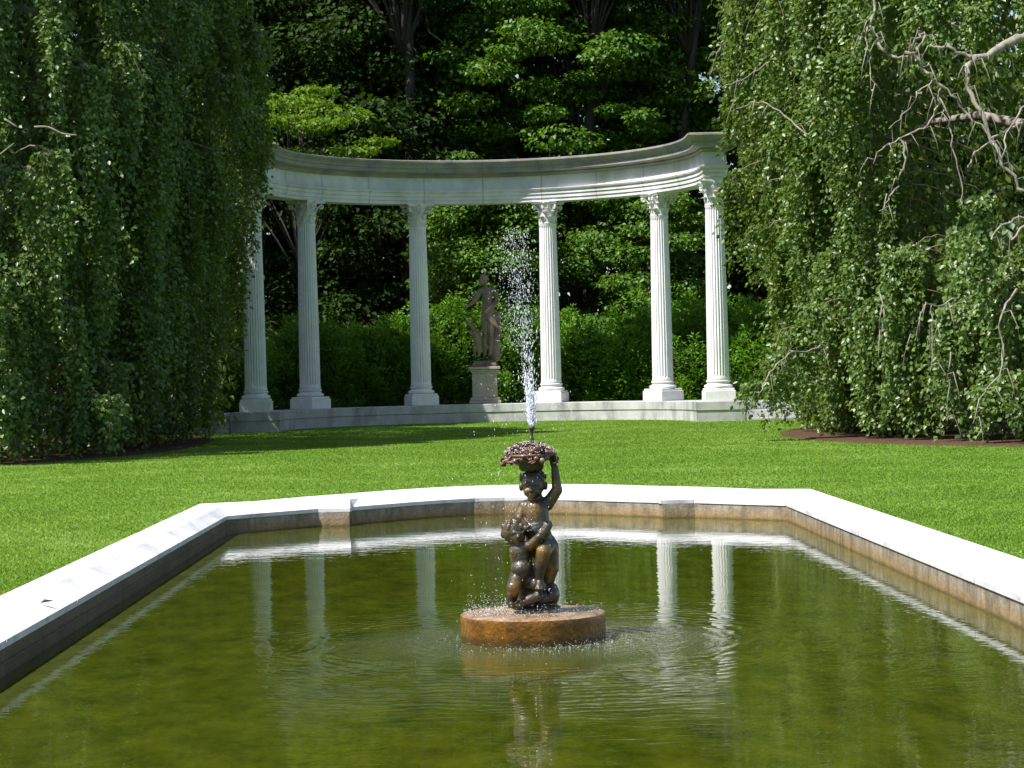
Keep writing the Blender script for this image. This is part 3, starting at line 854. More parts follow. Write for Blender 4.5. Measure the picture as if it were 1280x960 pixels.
# water jet and splashes
def octa(P, S, st, axis=None):
    n = len(P); base = np.array([[1, 0, 0], [-1, 0, 0], [0, 1, 0], [0, -1, 0], [0, 0, 1], [0, 0, -1]], float)
    F0 = np.array([[0, 2, 4], [2, 1, 4], [1, 3, 4], [3, 0, 4], [2, 0, 5], [1, 2, 5], [3, 1, 5], [0, 3, 5]])
    V = base[None] * S[:, None, None]; V[:, :, 2] *= st[:, None]
    V += P[:, None, :]
    F = (np.arange(n)[:, None, None] * 6 + F0[None]).reshape(-1, 3)
    return V.reshape(-1, 3), F
def drops():
    top = np.array(fg(315, 66, 0)); top += np.array([FX, FY, WATER_Z])
    Ps = []; Ss = []; St = []
    # rising stream
    n = 1200; t = RNG.random(n) ** 1.3
    z = top[2] + 1.02 * t
    sp = 0.007 + 0.045 * t
    x = top[0] - 0.03 * t - 0.03 * t * t + RNG.normal(0, 1, n) * sp; y = top[1] + RNG.normal(0, 1, n) * sp
    Ps.append(np.stack([x, y, z], 1)); Ss.append(RNG.uniform(0.0006, 0.0022, n)); St.append(RNG.uniform(1, 6, n))
    # dense throat of the jet
    n = 900; t = RNG.exponential(.5, n); z = top[2] + 0.20 * t
    x = top[0] - 0.006 * t + RNG.normal(0, 1, n) * (0.006 + 0.012 * t); y = top[1] + RNG.normal(0, 1, n) * (0.006 + .012 * t)
    Ps.append(np.stack([x, y, z], 1)); Ss.append(RNG.uniform(0.0015, 0.0032, n)); St.append(RNG.uniform(2, 6, n))
    # plume at the top drifting to the left
    n = 900; t = RNG.random(n)
    x = top[0] - 0.080 + RNG.normal(0, 0.050, n); z = top[2] + 0.42 + 0.62 * t; y = top[1] + RNG.normal(0, .05, n)
    Ps.append(np.stack([x, y, z], 1)); Ss.append(RNG.uniform(0.0006, 0.0022, n)); St.append(RNG.uniform(.8, 2.6, n))
    # falling drops all round
    n = 420; a = RNG.random(n) * 2 * PI; r = np.abs(RNG.normal(0.16, 0.10, n)); z = WATER_Z + .1 + (top[2] + .2 - WATER_Z) * RNG.random(n)
    x = FX - 0.05 + r * np.cos(a); y = FY + r * np.sin(a)
    Ps.append(np.stack([x, y, z], 1)); Ss.append(RNG.uniform(0.0009, 0.0022, n)); St.append(RNG.uniform(1, 4, n))
    # splashes on the drum
    n = 1000; a = RNG.random(n) * 2 * PI; r = 0.37 * np.sqrt(RNG.random(n)); k = RNG.random(n) < .5
    a = np.where(k, PI + RNG.normal(0, .8, n), a)
    x = FX + r * np.cos(a); y = FY + r * np.sin(a); z = WATER_Z + .148 + RNG.exponential(0.022, n)
    Ps.append(np.stack([x, y, z], 1)); Ss.append(RNG.uniform(0.0008, 0.0022, n)); St.append(RNG.uniform(.8, 1.8, n))
    # drops bouncing off the water round the drum, mostly to the right
    n = 650; a = np.where(RNG.random(n) < .7, RNG.normal(-0.9, .7, n), RNG.random(n) * 2 * PI); r = 0.395 + RNG.exponential(0.12, n)
    x = FX + r * np.cos(a); y = FY + r * np.sin(a); z = WATER_Z + RNG.exponential(0.010, n)
    Ps.append(np.stack([x, y, z], 1)); Ss.append(RNG.uniform(0.0008, 0.0024, n)); St.append(RNG.uniform(.5, 1.2, n))
    # beads running over the bronze basket and shoulders
    n = 260; a = RNG.random(n) * 2 * PI; q = np.sqrt(RNG.random(n)); bw = np.array(bc) + np.array([FX, FY, WATER_Z])
    x = bw[0] + .15 * q * np.cos(a); y = bw[1] + .15 * q * np.sin(a); z = bw[2] + .115 - .06 * q * q
    Ps.append(np.stack([x, y, z], 1)); Ss.append(RNG.uniform(0.001, 0.003, n)); St.append(RNG.uniform(.6, 1.4, n))
    V, F = octa(np.concatenate(Ps), np.concatenate(Ss), np.concatenate(St))
    o = np_mesh('water_spray', V, F, M['drops'], None, None, True)
    tag(o, 'white jet and drops of water rising from the fountain nozzle', 'water spray', kind='stuff')
drops()

# ------------------------------------------------------------------ garden statue
PX, PY, PZ = 0.30, 61.15, 0.481
ped = tag(empty('stone_pedestal', (PX, PY, PZ)), 'square grey stone pedestal under the weathered statue', 'pedestal')
m = MB(); m.box((0, 0, 0.045), (0.86, 0.7, 0.09), bev=0.01); m.box((0, 0, 0.13), (0.80, 0.66, 0.08), bev=0.015); m.build('pedestal_foot', M['pedestal'], ped)
m = MB(); m.box((0, 0, 0.50), (0.68, 0.56, 0.66), bev=0.008); m.build('pedestal_die', M['pedestal'], ped)
m = MB(); m.box((0, 0, 0.855), (0.72, 0.60, 0.05), bev=0.01); m.box((0, 0, 0.91), (0.80, 0.66, 0.06), bev=0.015); m.box((0, 0, 0.975), (0.86, 0.72, 0.07), bev=0.01); m.build('pedestal_cap', M['pedestal'], ped)
st = tag(empty('garden_statue', (PX, PY, PZ + 1.01)), 'weathered brown stone statue of a draped youth with a small dog', 'statue')
def sg(zx, zy, y=0.0):
    dx = 570 + zx / 5.34 - 592; dy = 330 + zy / 5.34 - 472; c = 0.0236
    return ((dx - dy * c) / 45.8 - PX, y, 1.2 - (dx * c + dy) / 45.8 - (PZ + 1.01))
k2 = 1 / 244.6
def sp(m, a, ra, b, rb): capsule(m, sg(*a), ra * k2, sg(*b), rb * k2)
m = MB(); zb = sg(200, 630)[2]
m.box((0, 0, 0.05), (0.66, 0.56, 0.10), bev=0.01)
ellipsoid(m, (0, 0, .12), (.30, .24, .05))
ellipsoid(m, sg(184, 108, -0.03), (0.105, 0.125, 0.135))
ellipsoid(m, sg(174, 122, -0.09), (0.07, 0.07, 0.085)); sp(m, (168, 116, -.17), 4, (166, 124, -.18), 5)
sp(m, (166, 134, -.15), 4, (174, 134, -.15), 4); sp(m, (162, 111, -.15), 4, (180, 110, -.15), 4)
rg = random.Random(9)
for i in range(40):
    a = rg.uniform(0, 6.28); e = rg.uniform(0.0, 1.4); x = 186 + 27 * math.cos(a) * math.cos(e); y = .125 * math.sin(a) * math.cos(e) - .01
    if y < -.05 and e < .5: continue
    sp(m, (x, 104 - 30 * math.sin(e), y), 8, (x + 2, 110 - 30 * math.sin(e), y), 7)
sp(m, (190, 135, 0), 15, (200, 168, 0.02), 18)
sp(m, (168, 184, 0), 22, (250, 182, 0.02), 23)
sp(m, (205, 195, 0), 40, (208, 235, 0), 37); sp(m, (208, 235, 0), 35, (210, 290, 0), 34); sp(m, (212, 300, 0), 40, (222, 350, 0), 42)
sp(m, (160, 190, -.03), 20, (124, 250, -.12), 15); sp(m, (124, 250, -.12), 14, (84, 280, -.22), 10); sp(m, (84, 280, -.22), 9, (70, 286, -.25), 10)
for q in range(4): sp(m, (72, 284 + q * 3, -.25), 4, (58, 286 + q * 4, -.27), 3)
sp(m, (262, 188, .02), 20, (270, 250, -.03), 15); sp(m, (270, 250, -.03), 14, (205, 312, -.2), 10); sp(m, (205, 312, -.2), 10, (192, 320, -.21), 11)
for q in range(4): sp(m, (194, 316 + q * 4, -.21), 4, (180, 322 + q * 5, -.2), 3)
# drapery round the hips and falling behind
for q in range(9):
    u = q / 8; sp(m, (178 + 8 * q, 300 + 6 * q, -.12 - .04 * math.sin(PI * u)), 9, (186 + 12 * q, 352 + 10 * q, -.12 - .05 * math.sin(PI * u)), 8)
for q in range(6):
    sp(m, (250 + 7 * q, 330, .03 + .03 * (q % 2)), 14, (246 + 10 * q, 505 - 12 * (q % 3), .05 + .03 * (q % 2)), 9)
sp(m, (200, 350, -.02), 34, (198, 465, -.05), 22); sp(m, (198, 465, -.05), 21, (192, 500, -.02), 19); sp(m, (192, 500, -.02), 19, (196, 590, 0), 11); sp(m, (196, 598, 0), 12, (188, 612, -.14), 9)
sp(m, (232, 350, -.02), 36, (230, 460, -.10), 23); sp(m, (230, 460, -.10), 22, (232, 500, -.06), 19); sp(m, (232, 500, -.06), 18, (226, 590, -.02), 11); sp(m, (226, 598, -.02), 12, (222, 612, -.16), 9)
# tree stump behind the leg and the dog leaping up beside him
sp(m, (262, 500, .08), 30, (262, 620, .08), 36)
sp(m, (150, 570, -.03), 28, (136, 470, -.05), 25); sp(m, (136, 470, -.05), 22, (104, 415, -.07), 14); sp(m, (104, 412, -.07), 15, (92, 402, -.10), 14)
sp(m, (90, 400, -.10), 10, (70, 378, -.13), 7); sp(m, (98, 392, -.06), 5, (104, 372, -.05), 3)
sp(m, (130, 460, -.10), 9, (96, 470, -.2), 6); sp(m, (96, 470, -.2), 6, (86, 448, -.22), 6); sp(m, (150, 460, -.10), 9, (176, 450, -.16), 6)
sp(m, (136, 575, -.06), 14, (120, 560, -.15), 10); sp(m, (120, 560, -.15), 8, (128, 615, -.12), 7); sp(m, (162, 575, -.06), 14, (150, 615, -.14), 9)
organic(m, 'figure', M['statue'], st, 0.012, 1)

def smooth_path(P3, k=4):
    out = []
    n = len(P3)
    for i in range(n - 1):
        p0, p1, p2, p3 = P3[max(i - 1, 0)], P3[i], P3[i + 1], P3[min(i + 2, n - 1)]
        for j in range(k):
            t = j / k
            out.append(0.5 * ((2 * p1) + (p2 - p0) * t + (2 * p0 - 5 * p1 + 4 * p2 - p3) * t * t + (3 * p1 - p0 - 3 * p2 + p3) * t ** 3))
    out.append(P3[-1]); return out

# ------------------------------------------------------------------ weeping beeches
def weeping_beech(cx, cy, a, b, p, phi0, phi1, label, seed, hollow=None, rbot=0.90, amp=.8, slope=.27, extra=()):
    rg = np.random.default_rng(seed); rr = random.Random(seed)
    root = tag(empty('weeping_beech', (cx, cy, 0)), label, 'tree')
    def rad(phi):
        c, s = np.cos(phi), np.sin(phi)
        return (np.abs(c / a) ** p + np.abs(s / b) ** p) ** (-1 / p)
    H = 15.5
    def lowx(phi, z):
        return 1 - (1 - rbot) * np.abs(np.cos(phi)) * (1 - np.clip(np.asarray(z, float) / 5.5, 0, 1))
    def front(phi, z):   # the near side slopes back with height so that it catches the high sun
        return 1 - slope * np.clip(np.asarray(z, float) / 8.5, 0, 1) * np.clip(-np.sin(phi), 0, 1)
    def rz(z):    # fraction of the plan radius at height z
        z = np.asarray(z, float)
        low = 1.0
        top = np.sqrt(np.clip(1 - (np.clip(z - 7.5, 0, None) / (H - 7.5)) ** 2, 0, 1))
        return low * top
    Pl, Dl, Nl, Ll, Wl, Tl = [], [], [], [], [], []
    tw = MB()
    fp = [rr.uniform(0, 6.28) for _ in range(8)]
    def fld(u, z):   # uneven bulges and recesses, taller than wide
        return (math.sin(u * 1.9 + fp[0] + 1.3 * math.sin(z * .7 + fp[1])) + .8 * math.sin(u * 3.7 + fp[2] + 1.5 * math.sin(z * 1.1 + fp[3]))
                + .7 * math.sin(z * 1.5 + fp[4] + 2 * math.sin(u * .8 + fp[5])) + .5 * math.sin(u * 7 + z * .6 + fp[6])) / 2.2
    levels = [1.0, 1.4, 2.0, 2.8, 3.6, 4.5, 5.4, 6.3, 7.3, 8.3, 9.3, 10.6, 12.0, 13.4, 14.6]
    jobs = []
    for li, z0 in enumerate(levels):
        per = float(rad(0)) * 1.0 * (phi1 - phi0) * float(rz(z0))
        cnt = int(per / 0.62)
        if z0 > 10: cnt = int(per / 1.0)
        for k in range(cnt):
            phi = phi0 + (phi1 - phi0) * (k + rr.random()) / cnt
            za = z0 + rr.uniform(-.7, .7) * min(1, z0 / 2.5)
            nv = fld(phi * float(rad(phi)), za)
            if nv < -.62 and rr.random() < .8: continue
            ampl = amp * (.3 + .7 * abs(math.sin(phi))); depth = ampl * nv + rr.gauss(0, .36) - .15 * amp
            if abs(math.cos(phi)) > .7: depth = max(-1.0, min(depth, .46))
            Rr = float(rad(phi)) * float(rz(za)) * float(lowx(phi, za - 1.5)) * float(front(phi, za)) + depth
            ax, ay = Rr * math.cos(phi), Rr * math.sin(phi)
            if hollow and hollow(cx + ax, cy + ay, za): continue
            if cx > 0 and ax + cx < 6.0 and ay + cy > 38 and za < 7.0: continue
            jobs.append((z0, phi, Rr, ax, ay, za, None))
    for ex, ey, ez, el in extra:
        ax, ay = ex - cx, ey - cy; jobs.append((3.0, math.atan2(ay, ax), math.hypot(ax, ay), ax, ay, ez, el))
    for z0, phi, Rr, ax, ay, za, fixL in jobs:
        ns = rr.randint(20, 32); Lb = rr.uniform(1.6, 3.9)
        w = rr.uniform(.10, .20)
        if fixL: Lb = fixL; w *= .9
        # small bough that carries this tress
        bx, by = (Rr - 1.6) * math.cos(phi + rr.uniform(-.1, .1)), (Rr - 1.6) * math.sin(phi)
        bp = smooth_path([Vector(q) for q in ((bx, by, za - .2), (bx * .7 + ax * .3, by * .7 + ay * .3, za + .02), (bx * .35 + ax * .65, by * .35 + ay * .65, za + .12), (ax * .98, ay * .98, za + .05), (ax * 1.015, ay * 1.015, za - .2), (ax * 1.02, ay * 1.02, za - .6))], 3)
        bp = [q + Vector((rr.gauss(0, .015), rr.gauss(0, .015), rr.gauss(0, .015))) for q in bp]
        tw.tube(bp, [.019 - .014 * q / len(bp) for q in range(len(bp))], 5)
        for s in range(ns):
            ox, oy = rr.gauss(0, w * 1.15), rr.gauss(0, w)
            L = Lb * rr.uniform(.70, 1.1)
            zmin = rr.uniform(.0, .32)
            if hollow: 
                zz = hollow(cx + ax, cy + ay, None)
                if zz and za > zz[1] - .3: L = min(L, max(.4, za - zz[1] + rr.uniform(-.3, .5)))
            L = min(L, za - zmin)
            if L < .3: continue
            L *= max(.4, 1.15 - .38 * math.hypot(ox, oy) / w)
            m_ = 26
            t = np.linspace(0, 1, m_)
            outx = .22 * np.sqrt(t)
            swx = .07 * np.sin(t * rr.uniform(2, 7) + rr.uniform(0, 6)); swy = .07 * np.sin(t * rr.uniform(2, 7) + rr.uniform(0, 6))
            px = ax + ox * (.25 + .75 * np.sqrt(t)) + math.cos(phi) * outx + swx
            py = ay + oy * (.25 + .75 * np.sqrt(t)) + math.sin(phi) * outx + swy
            pz = za + .15 * np.sin(t * 3) * (1 - t) - L * t
            nl = int(L / 0.040) if z0 < 10 else int(L / .09)
            tt = np.clip(rg.random(nl), 0.02, 1)
            lx = np.interp(tt, t, px); ly = np.interp(tt, t, py); lz = np.interp(tt, t, pz)
            off = rg.normal(0, 1, (nl, 3)) * np.array([.035, .035, .02])
            Pl.append(np.stack([lx, ly, lz], 1) + off)
            d = off * 12 + np.array([math.cos(phi) * .25, math.sin(phi) * .25, -.55]) + rg.normal(0, .28, (nl, 3))
            Dl.append(d)
            nn = np.array([math.cos(phi), math.sin(phi), .75]) + rg.normal(0, .8, (nl, 3)); Nl.append(nn)
            sc = 1.0 if z0 < 10 else 1.9
            Ll.append(rg.uniform(.068, .115, nl) * sc); Wl.append(rg.uniform(.055, .085, nl) * sc)
            Tl.append(np.clip(rg.normal(.42, .2, nl), 0, 1))
            if s < 2 and z0 < 9.5:
                idx = [0, 6, 12, 18, 24]
                tw.tube([(px[q], py[q], pz[q]) for q in idx], [.009, .007, .006, .004, .003], 4)
    # inner curtain and crown roof of denser, coarser sprays
    n = 60000
    phi = rg.uniform(0, 2 * PI, n); z = rg.uniform(.12, H, n)
    k = (z < 7.5); 
    f = np.where(k, rg.uniform(.74, .86, n), rg.uniform(.80, .98, n))
    Rr = rad(phi) * rz(z) * f * lowx(phi, z) * front(phi, z)
    if hollow:
        hx, hy = cx + Rr * np.cos(phi), cy + Rr * np.sin(phi)
        ok = ~((hx > 6.2) & (hy < 39) & (z > 3.6) & (z < 6.6)); phi, z, Rr = phi[ok], z[ok], Rr[ok]; n = len(z)
    Pl.append(np.stack([Rr * np.cos(phi), Rr * np.sin(phi), z], 1)); Dl.append(rg.normal(0, .4, (n, 3)) + np.array([0, 0, -.8]))
    Nl.append(np.stack([np.cos(phi), np.sin(phi), np.full(n, .6)], 1) + rg.normal(0, .4, (n, 3)))
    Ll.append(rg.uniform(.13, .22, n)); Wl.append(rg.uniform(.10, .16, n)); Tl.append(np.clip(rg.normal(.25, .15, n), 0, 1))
    # hanging skirt on the sides nobody sees from the pool
    n = 22000
    phi = rg.uniform(phi1, phi0 + 2 * PI, n); z = rg.uniform(.3, 9, n); Rr = rad(phi) * rz(z) * rg.uniform(.92, 1.03, n)
    Pl.append(np.stack([Rr * np.cos(phi), Rr * np.sin(phi), z], 1)); Dl.append(rg.normal(0, .4, (n, 3)) + np.array([0, 0, -.8]))
    Nl.append(np.stack([np.cos(phi), np.sin(phi), np.full(n, .6)], 1) + rg.normal(0, .4, (n, 3)))
    Ll.append(rg.uniform(.16, .28, n)); Wl.append(rg.uniform(.12, .2, n)); Tl.append(np.clip(rg.normal(.4, .2, n), 0, 1))
    P, D, N = np.concatenate(Pl), np.concatenate(Dl), np.concatenate(Nl)
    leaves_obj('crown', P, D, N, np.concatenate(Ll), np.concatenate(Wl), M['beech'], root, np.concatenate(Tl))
    tw.build('twigs', M['twig'], root, smooth=True)
    # trunk and main limbs
    m = MB()
    m.tube([(0, 0, -.1), (.05, 0, .6), (.1, .1, 2.5), (0, .2, 5), (.2, 0, 8), (0, 0, 11), (.2, .1, 14)], [.75, .58, .5, .42, .32, .2, .08], 14)
    for i in range(16):
        ph = 2 * PI * i / 16 + rr.uniform(-.2, .2); z = rr.uniform(3, 10); q = float(rad(ph)) * float(rz(z + 1.5)) * .8
        pts = [(0, 0, z)]
        for j in range(1, 7):
            u = j / 6
            pts.append((q * u * math.cos(ph + .2 * math.sin(u * 5)), q * u * math.sin(ph + .2 * math.sin(u * 5)), z + 2.0 * math.sin(u * 2.2) + rr.uniform(-.2, .2)))
        m.tube(pts, [.2 * (1 - .8 * j / 6) for j in range(7)], 8)
    m.build('trunk', M['bark_grey'], root, smooth=True)
    print('beech leaves', len(P))
    return root

left = weeping_beech(-11.0, 43.6, 6.15, 10.5, 3.2, math.radians(-130), math.radians(55),
    'dark weeping beech with trailing curtains of leaves left of the colonnade', 21, rbot=.72, amp=1.4, slope=.40)
RIGHT_LOW = True
def hollow(x, y, z):
    inside = x > 6.2 and y < 37.5
    if z is None: return (3.8, 6.3) if inside else None
    return inside and 3.8 < z < 6.3
right = weeping_beech(14.2, 40.6, 8.6, 10.8, 2.6, math.radians(120), math.radians(292),
    'sunlit weeping beech with bare twisted limbs right of the colonnade', 33, hollow=hollow, rbot=.84, extra=[(5.2, 38, 1.45, 1.2), (5.55, 38, 1.95, 1.5), (4.85, 38.2, 1.0, .75), (5.9, 38, 2.3, 1.8), (5.1, 42, 5.0, 2.0), (5.45, 42, 4.7, 1.9), (5.5, 41.5, 3.9, 1.2)])

def px(x, y, Y):
    dx, dy = x - 592, y - 472; c, s = math.cos(.0236), math.sin(.0236)
    return Vector(((dx * c - dy * s) * Y / 2800, Y, 1.2 - (dx * s + dy * c) * Y / 2800))
# twisted limbs on the near side of the right tree (traced in plan and height, each at its own depth)
limbs = [
    ([(1400, 30), (1330, 22), (1280, 45), (1252, 58), (1228, 72), (1216, 72)], 34.6, 34.0, 12, 9),
    ([(1216, 72), (1212, 92), (1216, 118), (1232, 148), (1246, 182), (1258, 206), (1280, 232), (1310, 262)], 34.0, 33.2, 6, 3.2),
    ([(1216, 72), (1200, 62), (1178, 58), (1166, 56)], 34.0, 34.2, 5, 2),
    ([(1095, -20), (1094, 10), (1090, 32), (1098, 48), (1104, 60), (1120, 70), (1136, 68), (1140, 56), (1150, 44), (1158, 42), (1158, 48), (1150, 58), (1144, 66)], 33.9, 33.5, 4.2, 2.6),
    ([(1136, 66), (1150, 72), (1160, 90), (1176, 106), (1196, 120), (1212, 142), (1232, 160), (1242, 182)], 33.6, 33.3, 4.2, 1.6),
    ([(1176, 110), (1174, 130), (1168, 146), (1150, 162), (1126, 172), (1104, 186), (1094, 204)], 33.4, 33.1, 3, 1.2),
    ([(1124, 172), (1132, 184), (1132, 204), (1124, 232), (1112, 248), (1104, 262)], 33.2, 33.0, 3, 1.2),
    ([(1176, 122), (1188, 148), (1190, 180), (1202, 220), (1206, 258)], 33.4, 33.1, 2.6, 1.2),
    ([(1166, 102), (1150, 112), (1144, 126), (1130, 144), (1112, 160)], 33.5, 33.2, 2, 1),
    ([(1086, 34), (1084, 50), (1090, 70), (1088, 92), (1102, 112)], 33.8, 33.5, 2, 1),
    ([(1212, 210), (1220, 190), (1240, 176), (1262, 160), (1290, 150)], 33.8, 34.4, 2, 3.5),
    ([(1300, 120), (1280, 135), (1262, 165), (1256, 196)], 34.0, 33.4, 3, 1.8),
    ([(1330, 250), (1296, 268), (1270, 274), (1250, 286), (1240, 300)], 33.6, 33.0, 4, 2),
    ([(1300, 270), (1280, 286), (1266, 300)], 33.4, 33.0, 4, 2),
    ([(1275, 360), (1262, 378), (1252, 398), (1256, 440), (1250, 470), (1232, 492), (1218, 530)], 32.4, 31.7, 3, 1.3),
    ([(1195, 372), (1175, 382), (1160, 380), (1152, 396), (1146, 424)], 32.2, 31.9, 2, 1),
    ([(1166, 380), (1168, 420), (1164, 466)], 32.1, 31.9, 1.8, .8),
    ([(1102, 366), (1106, 392), (1104, 420)], 32.3, 32.1, 1.8, .8),
    ([(1192, 440), (1188, 480), (1186, 530)], 32.0, 31.8, 1.8, .8),
    ([(990, 440), (972, 456), (958, 476), (948, 496)], 38.5, 38.0, 2.2, 1.0),
    ([(1040, 420), (1015, 438), (990, 440)], 39.5, 38.5, 3, 2.2),
    ([(962, 76), (944, 90), (920, 102), (900, 108)], 38.0, 38.6, 1.6, 1),
    ([(1010, 168), (990, 150), (960, 130), (940, 128), (915, 138)], 36.5, 38.0, 2, 1),
    ([(905, 50), (896, 70), (888, 92)], 41.0, 41.5, 2.4, 1.8),
]
off = Vector(right.location); side = MB()
for pts, Y0, Y1, w0, w1 in limbs:
    P3 = [px(x, y, Y0 - 1.5 + (Y1 - Y0) * i / (len(pts) - 1)) - off for i, (x, y) in enumerate(pts)]
    P3 = smooth_path(P3); n_ = len(P3)
    P3 = [p + Vector((random.gauss(0, .008), random.gauss(0, .01), random.gauss(0, .008))) * (w0 ** .5) for p in P3]
    rad_ = [((w0 + (w1 - w0) * i / (n_ - 1)) / 2) * Y0 / 2800 * random.uniform(.88, 1.12) for i in range(n_)]
    side = MB(); side.tube(P3, rad_, 8)
    for k in range(3, n_ - 1, 4):
        q = P3[k]; l_ = random.uniform(.15, .5); sx, sy = random.uniform(-.2, .2), random.uniform(-.15, .05)
        side.tube([q, q + Vector((sx * .5, sy, .03)), q + Vector((sx, sy * 1.3, -l_ * .5)), q + Vector((sx * 1.2, sy * 1.4, -l_))], [.009, .008, .006, .003], 4)
    side.build('branch', M['bark_grey'], right, smooth=True)
off = Vector(left.location)
for pts, Y0, w0, w1 in [([(45, 160), (62, 160), (80, 168), (98, 170)], 35.8, 3, 2), ([(8, 150), (24, 160)], 35.6, 3, 2), ([(0, 196), (20, 180)], 35.5, 2, 1)]:
    P3 = smooth_path([px(x, y, Y0) - off for x, y in pts])
    m = MB(); m.tube(P3, [((w0 + (w1 - w0) * i / (len(P3) - 1)) / 2) * Y0 / 2800 for i in range(len(P3))], 6)
    m.build('branch', M['bark_grey'], left, smooth=True)

PXL = px
# ------------------------------------------------------------------ other trees and shrubs
def clump_leaves(rg, C, Rc, nper, flat=.55, size=(.09, .15), up=.8, fill=.25):
    """C (k,3) clump centres, Rc (k,) radii"""
    k = len(C); n = k * nper
    idx = np.repeat(np.arange(k), nper)
    d = unit(rg.normal(0, 1, (n, 3)))
    r = np.where(rg.random(n) < fill, rg.random(n) ** .5, 1 - np.abs(rg.normal(0, .14, n)))
    wob = 1 + .22 * np.sin(d[:, 0] * 5 + idx) * np.sin(d[:, 1] * 6 + idx * 2.1) + .15 * np.sin(d[:, 2] * 9 + idx)
    P = C[idx] + d * (Rc[idx] * r * wob)[:, None] * np.array([1, 1, flat])
    N = d + np.array([0, 0, up]) + rg.normal(0, .4, (n, 3))
    D = d * np.array([1, 1, .2]) + rg.normal(0, .5, (n, 3)) + np.array([0, 0, -.35])
    L = rg.uniform(*size, n); W = L * rg.uniform(.6, .85, n)
    T = np.clip(rg.normal(.45, .2, n), 0, 1)
    return P, D, N, L, W, T
def tree(name, label, loc, H, crown_r, z_lo, nclump, nper, mat, bark, seed, cr=(.8, 1.5), flat=.5, size=(.12, .2), trunk_r=.25, lean=(0, 0), squash=1.0, group=None, cat='tree', shell=.55):
    rg = np.random.default_rng(seed); rr = random.Random(seed)
    root = tag(empty(name, loc), label, cat, group)
    C = []; Rc = []
    for i in range(nclump):
        t = (i + rr.random()) / nclump; z = z_lo + (H - z_lo) * t
        env = crown_r * math.sqrt(max(.05, 1 - (abs(t - .42) / .62) ** 2.2))
        a = i * 2.399 + rr.uniform(-.4, .4); q = env * (shell + (1 - shell) * rr.random()) * (1 if rr.random() < .75 else .5)
        c = rr.uniform(*cr); q = max(0, q - c * .5)
        C.append((q * math.cos(a) + lean[0] * t, q * math.sin(a) * squash + lean[1] * t, z)); Rc.append(c)
    P, D, N, L, W, T = clump_leaves(rg, np.array(C), np.array(Rc), nper, flat, size)
    k = P[:, 2] > .15
    leaves_obj('crown', P[k], D[k], N[k], L[k], W[k], mat, root, T[k])
    m = MB(); tp = []
    for j in range(8):
        t = j / 7; tp.append(Vector((lean[0] * t + .12 * math.sin(t * 5 + seed), lean[1] * t + .1 * math.cos(t * 4 + seed) - .1, H * .9 * t - .05)))
    m.tube(tp, [trunk_r * (1.25 if j == 0 else 1) * (1 - .8 * j / 7) + .02 for j in range(8)], 10)
    for i in range(0, nclump, max(1, nclump // 26)):
        c = Vector(C[i]); tz = min(.95, max(.08, (c.z - z_lo * .3 - .4) / (H * .9) * .8, z_lo / H * .95 if z_lo > 11 else 0)); s0 = tp[0].lerp(tp[-1], tz)
        mid = s0.lerp(c, .55) + Vector((rr.uniform(-.2, .2), rr.uniform(-.2, .2), rr.uniform(0, .4)))
        r0 = trunk_r * .38 * (1 - tz * .6)
        m.tube([s0, s0.lerp(mid, .5) + Vector((0, 0, .1)), mid, c], [r0, r0 * .75, r0 * .5, r0 * .18], 6)
    m.build('trunk', bark, root, smooth=True)
    return root

WOOD = 'trees of the wood behind the colonnade'
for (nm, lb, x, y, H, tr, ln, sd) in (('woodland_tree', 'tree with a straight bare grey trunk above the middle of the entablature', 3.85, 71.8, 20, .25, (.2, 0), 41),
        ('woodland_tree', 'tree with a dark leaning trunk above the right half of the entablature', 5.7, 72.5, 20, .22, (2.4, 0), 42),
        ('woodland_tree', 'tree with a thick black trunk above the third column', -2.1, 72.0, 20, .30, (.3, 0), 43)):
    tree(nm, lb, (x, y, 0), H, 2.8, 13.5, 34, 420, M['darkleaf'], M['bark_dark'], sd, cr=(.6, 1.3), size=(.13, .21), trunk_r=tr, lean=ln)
# bright layered small maple above the left of the entablature
tree('golden_maple', 'bright yellow-green layered maple rising above the left of the entablature', (-4.9, 66.5, 0), 9.8, 3.5, 7.0, 19, 420, M['lime'], M['bark_dark'], 5, cr=(.5, 1.2), flat=.17, size=(.10, .17), trunk_r=.14)
tree('maple_tree', 'leafy green maple behind the statue between the middle columns', (.35, 69.5, 0), 7.4, 2.4, 2.6, 90, 420, M['maple'], M['bark_dark'], 8, cr=(.5, 1.0), flat=.5, size=(.1, .17), trunk_r=.12)
tree('maple_tree', 'tall sunlit maple rising above the middle of the entablature', (3.4, 74, 0), 15.5, 5.0, 6.0, 230, 380, M['maple'], M['bark_dark'], 12, flat=.36, cr=(.4, 1.15), size=(.13, .21), trunk_r=.3)
tree('maple_tree', 'tall green maple above the right end of the entablature', (8.6, 76, 0), 16, 4.8, 4.5, 230, 360, M['maple'], M['bark_dark'], 14, flat=.36, cr=(.4, 1.15), size=(.13, .21), trunk_r=.32, lean=(1.5, 0))
tree('woodland_tree', 'dark tree with low branches seen between the fourth and fifth columns', (5.2, 70, 0), 7.2, 2.6, 1.2, 60, 600, M['maple'], M['bark_dark'], 15, cr=(.6, 1.0), flat=.35, size=(.1, .17), trunk_r=.12)
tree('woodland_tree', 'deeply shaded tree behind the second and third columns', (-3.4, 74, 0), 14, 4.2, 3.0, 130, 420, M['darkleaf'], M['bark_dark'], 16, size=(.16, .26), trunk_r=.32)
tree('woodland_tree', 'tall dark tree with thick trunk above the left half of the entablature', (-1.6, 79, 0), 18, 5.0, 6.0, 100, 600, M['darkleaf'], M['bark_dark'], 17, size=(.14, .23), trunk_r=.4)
dead = [o for o in COL.objects if o.get('label', '').startswith('tall dark tree with thick')][0]
m = MB()
